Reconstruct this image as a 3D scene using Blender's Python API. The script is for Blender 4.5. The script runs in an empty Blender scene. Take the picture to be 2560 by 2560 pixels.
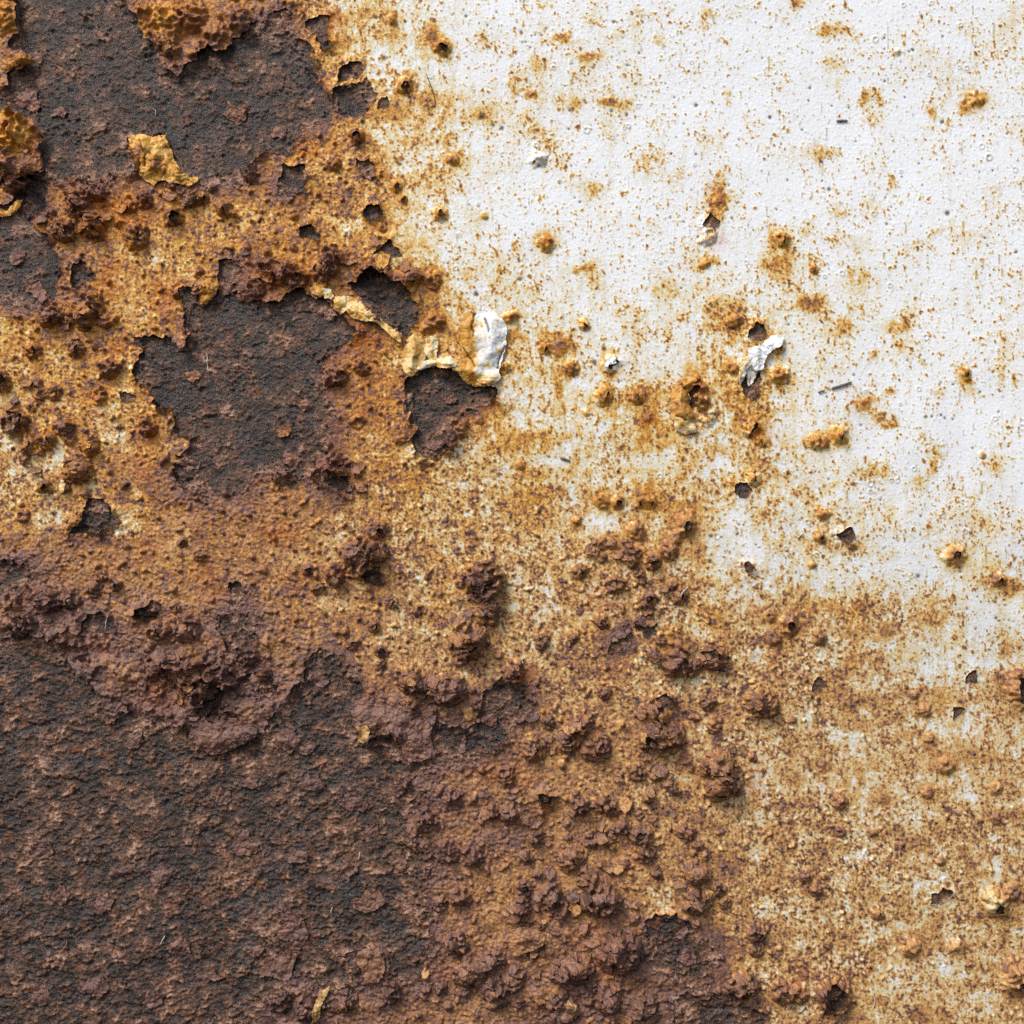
import bpy, math, time
import numpy as np
from mathutils import Vector
T0 = time.time()
sc = bpy.context.scene
COL = sc.collection
S = 0.00025            # metres per photograph unit (the sheet is about 0.67 m across)
LO, HI, STEP = -60.0, 2620.0, 2.5
ZB = 0.0

def P(u, v, h=0.0):
    """point on the upright sheet: u to the right, v downwards, h out of the sheet (towards -Y)"""
    return ((u - 1280.0) * S, -h * S, (HI - v) * S + ZB)

# ------------------------------------------------------------------ camera
cam_d = bpy.data.cameras.new('camera')
cam = bpy.data.objects.new('camera', cam_d)
COL.objects.link(cam)
CAM_DIST = 0.95
cam_d.sensor_width = 36.0
cam_d.lens = 36.0 * CAM_DIST / (2560 * S)
cam_d.clip_start = 0.01
cam_d.clip_end = 100.0
cam.location = (0.0, -CAM_DIST, P(0, 1280)[2])
cam.rotation_euler = (math.radians(90), 0, 0)
sc.camera = cam

# ------------------------------------------------------------------ light
to_sun = Vector((-0.46, -0.56, 0.80)).normalized()
w = bpy.data.worlds.new('World')
sc.world = w
w.use_nodes = True
nt = w.node_tree
sky = nt.nodes.new('ShaderNodeTexSky')
sky.sky_type = 'NISHITA'
sky.sun_disc = False
sky.sun_elevation = math.asin(to_sun.z)
sky.sun_rotation = math.atan2(to_sun.x, to_sun.y)
sky.dust_density = 3.0
sky.air_density = 1.0
bg = nt.nodes['Background']
nt.links.new(sky.outputs[0], bg.inputs[0])
bg.inputs[1].default_value = 0.105
sun_d = bpy.data.lights.new('sun', 'SUN')
sun_d.energy = 1.5
sun_d.angle = math.radians(17)
sun_d.color = (1.0, 0.97, 0.92)
sun = bpy.data.objects.new('sun', sun_d)
COL.objects.link(sun)
sun.rotation_euler = to_sun.to_track_quat('Z', 'Y').to_euler()
sun.location = (-1, -1, 2)
sc.view_settings.view_transform = 'Standard'
sc.view_settings.look = 'None'
sc.view_settings.gamma = 1.0
sc.view_settings.exposure = 0.74
sc.cycles.use_denoising = False

# ------------------------------------------------------------------ noise tools
GRID = {}
def perlin(u, v, lx, ly, seed):
    if GRID and u is GRID['u'] and v is GRID['v']:
        return spectral(lx, ly, seed)
    if lx == ly:                                   # turn the lattice so that it never lines up with the sheet
        a = (seed * 0.7391) % 3.1416
        u, v = np.asarray(u) * math.cos(a) - np.asarray(v) * math.sin(a), np.asarray(u) * math.sin(a) + np.asarray(v) * math.cos(a)
    return lattice(u, v, lx, ly, seed)

def spectral(lx, ly, seed):
    """band limited random field over the whole grid, without any lattice"""
    n = GRID['n']
    r = np.random.default_rng(seed).standard_normal((n, n), dtype=np.float32)
    f = np.fft.rfft2(r)
    fy = np.fft.fftfreq(n, STEP)[:, None] * ly; fx = np.fft.rfftfreq(n, STEP)[None, :] * lx
    k2 = fx * fx + fy * fy
    f *= np.sqrt(k2) * np.exp(-k2 / .55)
    a = np.fft.irfft2(f, s=(n, n)).astype(np.float32)
    return a * (.37 / a.std())

def lattice(u, v, lx, ly, seed):
    rng = np.random.default_rng(seed)
    x = np.asarray(u, np.float32) / lx + 1000.37
    y = np.asarray(v, np.float32) / ly + 1000.71
    xi = np.floor(x).astype(np.int32); yi = np.floor(y).astype(np.int32)
    xf = (x - xi).astype(np.float32); yf = (y - yi).astype(np.float32)
    N = 512
    ang = rng.random((N, N), dtype=np.float32) * 2 * np.pi
    gx, gy = np.cos(ang), np.sin(ang)
    # decorrelate repeats
    def g(ix, iy, dx, dy):
        k = (ix * 1 + (iy // N) * 7) % N; l = (iy + (ix // N) * 13) % N
        return gx[k, l] * dx + gy[k, l] * dy
    sx = xf * xf * xf * (xf * (xf * 6 - 15) + 10)
    sy = yf * yf * yf * (yf * (yf * 6 - 15) + 10)
    a = g(xi, yi, xf, yf); b = g(xi + 1, yi, xf - 1, yf)
    c = g(xi, yi + 1, xf, yf - 1); d = g(xi + 1, yi + 1, xf - 1, yf - 1)
    t0 = a + sx * (b - a); t1 = c + sx * (d - c)
    return (t0 + sy * (t1 - t0)) * 1.5

def sstep(a, b, x):
    t = np.clip((x - a) / (b - a), 0, 1)
    return t * t * (3 - 2 * t)

def poly_sd(px, py, poly):
    """signed distance, negative inside"""
    poly = np.asarray(poly, np.float32)
    d = np.full(px.shape, 1e12, np.float32)
    inside = np.zeros(px.shape, bool)
    n = len(poly)
    for i in range(n):
        ax, ay = poly[i]; bx, by = poly[(i + 1) % n]
        ex, ey = bx - ax, by - ay
        wx, wy = px - ax, py - ay
        t = np.clip((wx * ex + wy * ey) / max(ex * ex + ey * ey, 1e-6), 0, 1)
        dx, dy = wx - ex * t, wy - ey * t
        np.minimum(d, dx * dx + dy * dy, out=d)
        if ey != 0:
            c = ((ay <= py) != (by <= py)) & (px < ex * (py - ay) / ey + ax)
            inside ^= c
    d = np.sqrt(d)
    return np.where(inside, -d, d)

def pts(s):
    a = [float(q) for q in s.replace(',', ' ').split()]
    return [(a[i], a[i + 1]) for i in range(0, len(a), 2)]

# ------------------------------------------------------------------ layout data (photograph units)
# bare patches: lift of the paint lip around them, outline
HOLES = [
 (1.2, "-80 -80 43 -80 43 0 45 40 43 75 35 85 25 105 30 120 60 130 90 150 80 165 60 175 40 170 15 180 20 190 15 222 -80 225 -80 280 40 285 65 290 85 305 100 330 105 365 105 385 115 425 110 440 75 450 70 470 45 490 25 510 -80 530 -80 752 50 770 100 755 140 720 150 680 145 640 130 625 120 590 95 575 80 555 110 520 115 480 130 460 160 455 190 440 210 450 250 455 280 450 300 440 330 440 345 430 335 395 325 355 340 340 380 345 412 340 430 380 450 425 470 445 510 468 560 465 600 455 620 430 640 395 690 385 715 395 730 385 740 350 770 325 805 315 820 290 828 260 815 235 800 205 790 175 778 140 770 110 735 85 706 75 720 30 725 10 640 55 620 75 600 90 580 100 570 125 545 130 520 118 505 125 470 165 447 190 432 178 400 165 390 150 385 110 355 90 350 50 330 25 300 0 300 -80"),
 (1.1, "447 720 470 715 495 735 500 760 510 762 520 755 540 735 545 700 548 680 545 650 580 648 600 660 590 700 600 735 640 750 660 748 690 760 700 760 720 730 735 725 750 720 770 735 800 745 830 765 850 785 873 800 880 815 895 822 890 835 880 850 850 870 830 880 815 900 805 920 800 945 820 960 815 990 830 1010 825 1040 820 1060 825 1090 828 1120 820 1140 800 1180 780 1200 745 1200 700 1190 640 1190 600 1230 560 1225 520 1220 500 1225 470 1225 440 1200 435 1175 440 1160 455 1150 440 1137 465 1130 478 1105 475 1090 445 1090 435 1060 432 1030 425 1025 390 1024 385 985 375 975 365 960 340 955 335 935 333 920 345 905 350 890 360 870 345 865 335 855 327 845 350 845 385 838 420 845 450 860 465 870 478 835 460 820 462 800 460 780 455 750"),
 (1.3, "870 710 890 700 910 685 925 675 935 680 960 683 970 700 985 705 1010 715 1020 720 1030 745 1045 760 1043 790 1042 800 1025 825 1010 845 1000 830 975 820 950 795 925 775 905 755 895 735 880 725"),
 (1.3, "1025 945 1045 930 1070 920 1090 915 1105 920 1130 920 1150 935 1170 950 1200 965 1225 960 1240 975 1238 995 1220 1010 1200 1015 1185 1035 1150 1040 1130 1045 1125 1065 1138 1085 1140 1110 1110 1130 1090 1145 1060 1140 1040 1130 1030 1110 1030 1075 1022 1060 1020 1030 1015 1000 1015 970 1020 950"),
 (.6, "762 55 775 42 800 43 820 38 823 70 822 95 830 105 828 125 805 128 800 110 785 85 768 75"),
 (.5, "840 172 850 162 880 155 905 150 912 172 915 180 890 190 870 205 850 208 840 190"),
 (.5, "830 240 840 220 860 215 885 210 905 205 917 190 925 200 930 220 938 235 930 250 920 265 905 290 890 298 870 295 845 285 835 265"),
 (.4, "942 260 950 245 965 243 972 255 968 270 945 272"),
 (.6, "882 378 895 395 905 405 920 400 932 405 935 430 945 440 940 465 920 455 905 430 895 400"),
 (.6, "915 520 925 512 945 515 958 535 955 550 935 553 912 545"),
 (1.3, "705 412 735 410 760 415 770 440 765 475 740 492 710 490 695 475 697 450 705 440"),
 (1.0, "755 570 775 560 785 575 805 590 798 602 770 600 752 588"),
 (1.2, "935 625 955 605 975 602 980 610 1000 620 1000 640 960 645 932 640"),
 (1.0, "225 1245 240 1245 258 1247 275 1265 290 1280 297 1300 280 1325 240 1330 215 1330 180 1340 175 1345 180 1325 205 1300 205 1280 215 1265"),
 (1.0, "178 670 190 655 200 648 215 655 230 675 240 695 215 705 195 710 180 720 178 690"),
 (.7, "-80 1580 0 1590 60 1590 80 1600 130 1610 165 1640 200 1680 225 1695 245 1725 260 1770 280 1790 320 1780 345 1790 375 1800 390 1790 410 1810 440 1815 470 1815 470 1830 500 1870 540 1885 560 1880 580 1870 600 1860 650 1835 680 1790 720 1740 755 1700 765 1650 775 1635 800 1625 830 1630 860 1640 865 1660 890 1680 900 1700 905 1720 895 1750 880 1780 880 1810 890 1815 915 1860 930 1840 960 1835 990 1840 1000 1880 1020 1905 1060 1900 1090 1900 1075 1925 1010 1955 1040 1975 1060 1985 1030 2000 1040 2060 1010 2090 1050 2110 1080 2140 1070 2190 1050 2220 1070 2250 1075 2290 1080 2330 1080 2370 1060 2400 1070 2430 1040 2445 1000 2450 970 2450 965 2400 955 2375 930 2360 890 2370 850 2385 880 2420 890 2460 850 2470 820 2490 800 2470 790 2440 740 2430 690 2480 660 2500 640 2560 600 2700 -80 2700"),
 (.9, "1080 1810 1090 1800 1130 1815 1170 1815 1195 1800 1203 1760 1205 1725 1230 1715 1240 1700 1255 1690 1280 1700 1320 1720 1330 1740 1340 1760 1330 1780 1300 1790 1280 1830 1240 1870 1210 1880 1200 1910 1150 1905 1100 1900 1085 1870 1075 1840"),
 (.8, "1610 2300 1640 2285 1690 2285 1720 2300 1740 2320 1760 2340 1790 2360 1790 2420 1770 2470 1740 2480 1700 2450 1660 2430 1630 2420 1610 2400 1620 2350"),
 (.6, "1780 2480 1830 2480 1870 2510 1920 2530 1920 2700 1700 2700 1690 2540 1680 2500 1700 2472"),
 (.6, "1858 1405 1870 1401 1890 1420 1882 1430 1868 1438 1862 1425"),
 (.5, "2088 1336 2105 1325 2125 1322 2138 1335 2136 1350 2118 1363 2108 1355"),
 (.7, "2410 1690 2425 1680 2442 1673 2444 1695 2448 1711 2430 1705 2414 1704"),
 (.6, "2383 1765 2409 1769 2402 1785 2382 1800 2384 1780"),
 (.6, "2045 1690 2056 1700 2060 1715 2037 1731 2028 1729 2035 1710"),
 (.9, "1870 830 1885 815 1880 807 1895 802 1913 812 1916 835 1905 851 1885 854 1869 842"),
 (.9, "1756 562 1765 545 1780 534 1801 550 1796 563 1775 569 1760 571"),
 (.5, "1832 1215 1850 1203 1870 1205 1881 1225 1868 1246 1845 1246 1834 1230"),
 (.9, "1714 976 1735 965 1751 962 1746 986 1732 992 1738 1010 1730 1030 1734 1050 1740 1075 1728 1078 1726 1050 1718 1020 1722 1000"),
 (.9, "1850 970 1865 930 1875 915 1885 925 1895 930 1900 980 1890 1000 1870 990 1850 980"),
 (.5, "1525 1610 1545 1580 1560 1562 1580 1570 1582 1590 1570 1620 1555 1636 1525 1632 1518 1620"),
 (.5, "1595 1565 1605 1540 1625 1534 1640 1560 1640 1585 1620 1596 1600 1586"),
 (.9, "1752 1630 1780 1617 1796 1635 1790 1650 1763 1656"),
 (.9, "1638 1747 1660 1733 1683 1748 1686 1766 1660 1772"),
 (.8, "2327 2235 2345 2230 2355 2215 2374 2230 2371 2245 2350 2259 2330 2261"),
 (.5, "2070 2455 2090 2450 2100 2460 2110 2480 2116 2510 2090 2530 2065 2522 2055 2505 2065 2490"),
 (.8, "1180 1440 1200 1430 1230 1440 1225 1475 1200 1495 1185 1480"),
 (.8, "1200 1512 1220 1500 1242 1530 1218 1541"),
 (1., "2545 1695 2620 1675 2620 1765 2545 1752 2540 1725"),
 (.9, "570 1455 590 1450 612 1460 615 1490 600 1520 568 1530 575 1490"),
 (.6, "545 1545 600 1530 640 1535 640 1600 610 1630 570 1630 560 1600 540 1570"),
 (.5, "-80 1395 0 1400 60 1410 80 1430 60 1470 30 1480 -80 1500"),
 (.9, "518 1730 545 1715 565 1720 560 1760 550 1800 540 1820 520 1790"),
 (.8, "600 1690 630 1682 680 1690 690 1720 660 1735 640 1745 620 1700"),
 (1., "905 1440 915 1425 950 1420 955 1440 940 1460 925 1455 910 1447"),
 (1., "795 1195 820 1180 850 1190 865 1180 870 1200 880 1230 850 1240 820 1230 800 1215"),
 (.9, "690 1180 715 1165 745 1175 755 1200 730 1215 700 1220"),
 (1., "20 1045 35 1033 60 1035 62 1060 50 1080 30 1075"),
 (.8, "296 985 310 979 325 990 338 988 338 1001 310 1004"),
 (.9, "205 1560 220 1535 250 1530 270 1545 290 1560 285 1580 240 1580 200 1577"),
 (1., "1165 1610 1180 1600 1200 1600 1195 1620 1175 1630"),
 (.9, "335 1540 355 1520 385 1500 400 1505 405 1530 380 1550 345 1550"),
 (.9, "1310 2380 1340 2376 1358 2355 1368 2375 1350 2395 1320 2395"),
 (1., "1430 2440 1450 2434 1475 2430 1465 2455 1450 2465 1430 2455"),
 (.9, "805 2515 830 2490 845 2500 840 2525 825 2532 806 2530"),
 (1., "1355 2012 1380 2010 1400 1990 1345 1980 1345 2000"),
 (.9, "640 2418 660 2440 672 2462 700 2460 690 2470 660 2475 645 2460"),
]
HOLES = [(a, pts(b)) for a, b in HOLES]

# how far the rust has come through the paint, 0 clean .. 9 crust, one value every 128 units
CG = """
6 7 7 6 6 6 4.6 2.6 2 1.5 1 1.5 1 .8 1 1.2 .8 .6 .6 .6 1
6 7 7 6 6 6 4.8 3 2.2 1.3 1 1.5 1 1 1 .8 1.2 .8 .8 1 1.2
6 7 7 7 7 6 5 4.8 3.2 1.5 1.5 1.2 1.5 1 1 .8 .8 .8 1 1.2 1
6 7 6 6 6 6.5 5 5 2.6 2 1.2 1.2 1.2 1.2 1 .8 .8 .8 1 1 1
6 6 6.5 6 5.5 5.5 5.5 5 2.8 1.8 1.2 1.2 1 1.2 1.5 1 .8 .8 1 1 1
6 6 5 5 5.5 6 6 5.6 3.2 1.8 1.5 1.2 1.2 1.2 1.5 1.3 1.2 1 1 1 1.2
5.5 6 6 5.5 6 6 6 6 4.8 3 2 1.5 1.5 1.7 2.2 1.8 1.8 1.5 1.2 1.2 1.3
5 5.4 5 5 6 6 6 6 5 4 2.5 2.2 1.7 1.8 3 2 1.5 1.3 1.5 1 1.2
4.8 5 5 5.2 6 6 6.2 6 5.2 4.5 2.5 2.2 2 3.6 3 2.5 1 1 1 1 1
4.8 4.8 5.2 6 6.5 6.2 6 5.5 4.8 4.4 3.2 3 2.5 2.5 3 2.8 1.5 1 .8 .8 1
5 5.2 5 6 6.5 6.5 6 5.4 4.6 4.5 4.5 3.6 3.6 4 3 3 2.5 1.8 1.5 1.5 1.5
6.6 6.6 6.2 6 6 6 5.8 5.4 5 4.8 4.8 4.6 4.6 5 3.2 2.6 1.8 1.5 1.3 1.5 2
7.5 7.5 6.8 6.4 6.4 6.2 6 5.7 5.3 4.9 4.9 4.6 5.4 4.9 4.5 4 4 3.2 2.5 1.7 1.2
8 8 7.5 7.5 7 6.8 6.4 5.8 5.4 5.2 5.0 4.9 5.4 5.2 4.9 4.9 4.5 4.2 2.6 2 2
8 8 8 8 7.8 7.4 7 7 6.9 6.4 5.7 5.4 5.7 5.4 5.2 4.8 4.8 4.5 4 3 3
8 8 8 8 8 8 8 7.5 7 6.5 6.3 6 5.8 5.5 4.8 4 3.6 3.5 3.6 3 3.5
8 8 8 8 8 8 8 8 7.2 6.6 6.4 6.2 5.8 5.8 5.4 4.9 4.8 4.2 4.2 4.4 4.2
8 8 8 8 8 8 8 8 7.4 6.6 6.1 6.0 5.9 5.8 5.5 5.0 4.8 4.6 4.2 4.2 4.2
8 8 8 8 8 8 8 8 7 6.4 6.3 6.6 6.6 5.9 5.4 4.9 4.7 4.2 4 4 4.2
8 8 8 8 8 8 8 7.6 7 6.8 6.8 7.1 7.1 6.7 6 5.1 4.8 4.4 4 4 4.4
8 8 8 8 8 8 7.6 6.8 6.6 6.6 6.9 7.1 7.1 6.8 6 5 4.6 4.2 4 4 4.2
"""
CG = np.array([[float(q) for q in r.split()] for r in CG.strip().splitlines()], np.float32)

# local stains: u v ru rv change
STAINS = """
1500 1310 60 34 -2.6;315 1290 34 40 -2.6;110 1075 26 22 -2.2;125 1130 30 40 -1.5;30 810 40 30 -1.5;110 945 26 16 -1.6
1840 1300 60 46 -1.6;1870 1370 50 40 -1.6;1730 1575 34 22 -1.9;1360 1150 60 16 -1.4;1640 1320 20 20 -1.4;1370 1500 30 30 -1.0
1480 1540 20 24 -1.6;1640 1970 40 30 -1.8;1680 2000 30 30 -1.5;1890 1960 34 34 -2.0;1885 2040 34 30 -1.8;1790 1420 30 60 -1.6;1780 1500 16 22 -1.6
1830 1170 40 26 -1.5;1650 1150 70 26 -1.4;1400 1180 50 40 -.8;2240 1640 60 60 -1.0;2140 1850 40 40 -1.6;2300 1960 60 20 -1.0
2150 1960 40 40 -1.0;2220 2460 34 40 -1.8;2240 2380 24 50 -1.5;2290 2260 20 60 -1.2;2480 2170 40 30 -1.2;2380 2420 60 40 -1.4;2450 2510 50 40 -1.2
2110 2190 30 30 -1.0;2420 1970 20 40 -1.2;2500 1560 50 40 -.5;1640 2280 30 20 -1.6;1790 2300 30 20 -1.4;1650 2240 40 24 -1.5
1105 120 30 26 2;1075 90 24 36 2.2;1205 100 18 26 1.2;1010 215 34 26 1.6;820 60 26 50 1.6;960 60 50 40 1.2;1060 260 60 40 1.2
1120 350 40 40 1.6;1130 400 34 26 1.6;1210 290 60 30 1.2;1330 235 26 30 2.4;1325 310 18 26 2.6;1420 255 34 18 2.6;1475 145 28 12 2.6
1485 45 22 20 1.6;1405 95 30 14 2.4;1605 30 20 14 2.0;1765 40 22 18 2.2;1410 100 26 14 2;1555 265 24 18 3;1515 255 26 12 2.2
1650 105 14 14 2.2;1340 160 30 24 1.6;1290 215 18 40 2;1370 345 30 30 1.4;1480 470 30 20 1.8;1805 480 20 44 2.6;1790 520 18 40 2.4
1365 605 26 40 2.0;1285 620 10 18 2.4;1625 405 30 30 1.4;1695 440 40 24 1.4;1785 355 34 34 1.3;1820 240 12 24 2.2
1990 10 20 14 2.4;2065 75 30 22 1.8;2090 70 22 16 2.0;2165 245 18 20 2.8;2200 245 10 20 2.6;2178 300 22 24 1.8;2080 160 24 22 1.5
2410 75 22 22 2.0;2440 250 34 26 3.0;2420 270 18 26 3.2;2330 290 12 36 2.2;2060 380 30 22 2.4;2090 200 20 20 1.6;2300 140 40 40 .9
2230 455 10 20 2.6;2490 480 16 26 2.0;1950 600 34 46 2.2;2010 565 20 20 2.2;2180 520 40 30 1.2;2340 580 14 12 2.6;2100 530 26 20 1.2
2380 180 60 60 .9;2520 60 40 60 .8;2540 320 30 40 .9;2000 390 50 30 1.0;2140 600 60 30 .9;2290 610 30 26 1.0;2420 600 40 30 .8
1950 670 50 40 2.0;2035 672 20 20 2.4;2140 700 50 50 1.3;2265 805 16 30 2.4;2230 815 24 20 1.6;2105 815 30 24 1.6;2020 760 60 20 1.6
2185 890 12 18 4.2;2250 865 10 20 2.4;2305 905 10 10 2.0;2410 940 18 34 2.2;2500 935 12 40 2.0;2533 950 9 10 3.4;2160 1015 30 24 3.2
2205 1045 34 24 2.4;2230 1060 24 14 2;2225 980 16 12 2.6;2340 980 24 16 1.6;2430 980 18 20 1.6;2340 1135 22 24 2.6;2335 1170 14 20 3
2230 1060 14 10 1.8;2490 1165 30 24 1.8;2180 1180 50 24 2.4;2300 1200 30 30 1.8;2090 1085 44 40 1.6;2040 1110 40 24 1.2;2120 900 60 50 .5
1770 650 30 20 2.4;1660 720 40 26 1.6;1760 800 60 30 1.4;1835 805 50 40 1.8;1400 860 34 24 3;1360 850 16 24 2;1430 920 30 26 2
1395 970 12 18 3.0;1520 1000 44 40 1.6;1590 990 30 36 1.8;1620 1040 24 24 2.2;1720 1000 46 66 1.0;1880 960 60 90 1.6;1720 1060 30 30 .6
1300 860 30 60 1.6;1400 1040 30 20 1.6;1480 690 30 40 1.5;1450 672 20 12 2;1600 830 20 60 1.0;1890 830 50 60 1.6;1840 960 40 20 1
1900 1120 40 60 1.0;1640 1130 40 26 1.0;2120 1360 50 34 1.6;2385 1390 36 30 2.0;2480 1450 40 40 1.8;2530 1450 40 40 1.6;2170 1530 40 40 1.8
2240 1540 26 46 1.6;2350 1530 70 40 1.6;2060 1345 60 30 1.6;2510 1575 24 60 1.8;2430 1720 40 40 .8;2530 1720 70 100 1.8;2440 1310 60 30 1.2
2220 1390 60 16 1.0;2330 1330 20 20 1.8;2000 1500 60 40 1.0;2200 1620 30 40 1.0;1250 2100 80 40 .8;1740 1160 50 30 1.0;1540 1090 80 40 .7
"""
STAINS = [tuple(float(x) for x in q.split()) for r in STAINS.strip().splitlines() for q in r.split(';')]

# vivid orange weeping rust: u v ru rv strength
ORANGE = """
300 530 70 40 .9;265 560 50 50 .6;560 390 40 30 .5;790 375 60 24 1;830 60 26 50 1;640 150 50 60 .3;280 690 30 50 .9;410 740 40 50 .8
345 1150 26 34 .9;235 1010 40 30 .7;385 1085 30 30 .9;350 1180 30 40 .8;380 1370 40 34 .8;515 1430 40 40 .6;540 1490 30 30 .5;700 1340 50 30 .8
900 850 60 40 .8;950 940 50 40 .5;300 880 30 24 .9;80 880 30 24 .5;660 700 60 40 .5;760 690 40 40 .4;945 430 26 24 .8;890 345 24 14 .8
1220 985 40 34 .9;1180 1100 20 20 .6;1185 870 30 60 .6;930 1030 60 80 .35;1300 1690 40 30 .7;1500 1500 40 34 .9;1290 1940 40 30 .8
400 1740 60 50 .7;260 1620 40 30 .6;1220 1935 40 24 .8;1100 2430 40 24 .4;720 1330 30 20 .5;1500 2420 60 40 .5;1480 2330 40 30 .5
1880 1960 24 60 .7;1560 2150 40 40 .3;640 1180 40 30 .3;1700 660 20 14 .4;1730 960 40 30 .4;1895 1080 40 30 .5;2090 2460 20 30 .4
2000 2460 40 34 .6;2430 260 30 24 .5;1790 600 24 24 .7;1365 600 24 20 .7;1785 480 20 40 .6;2160 1010 30 20 .7;1620 1045 20 20 .8;2185 890 12 18 .8
1260 1740 30 20 .4;930 1940 60 40 .3;1720 1900 40 50 .4;1550 1680 60 40 .35;1480 1830 60 50 .3;800 1120 40 80 .3;720 960 60 60 .35;250 440 60 20 .3
"""
ORANGE = [tuple(float(x) for x in q.split()) for r in ORANGE.strip().splitlines() for q in r.split(';')]

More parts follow.
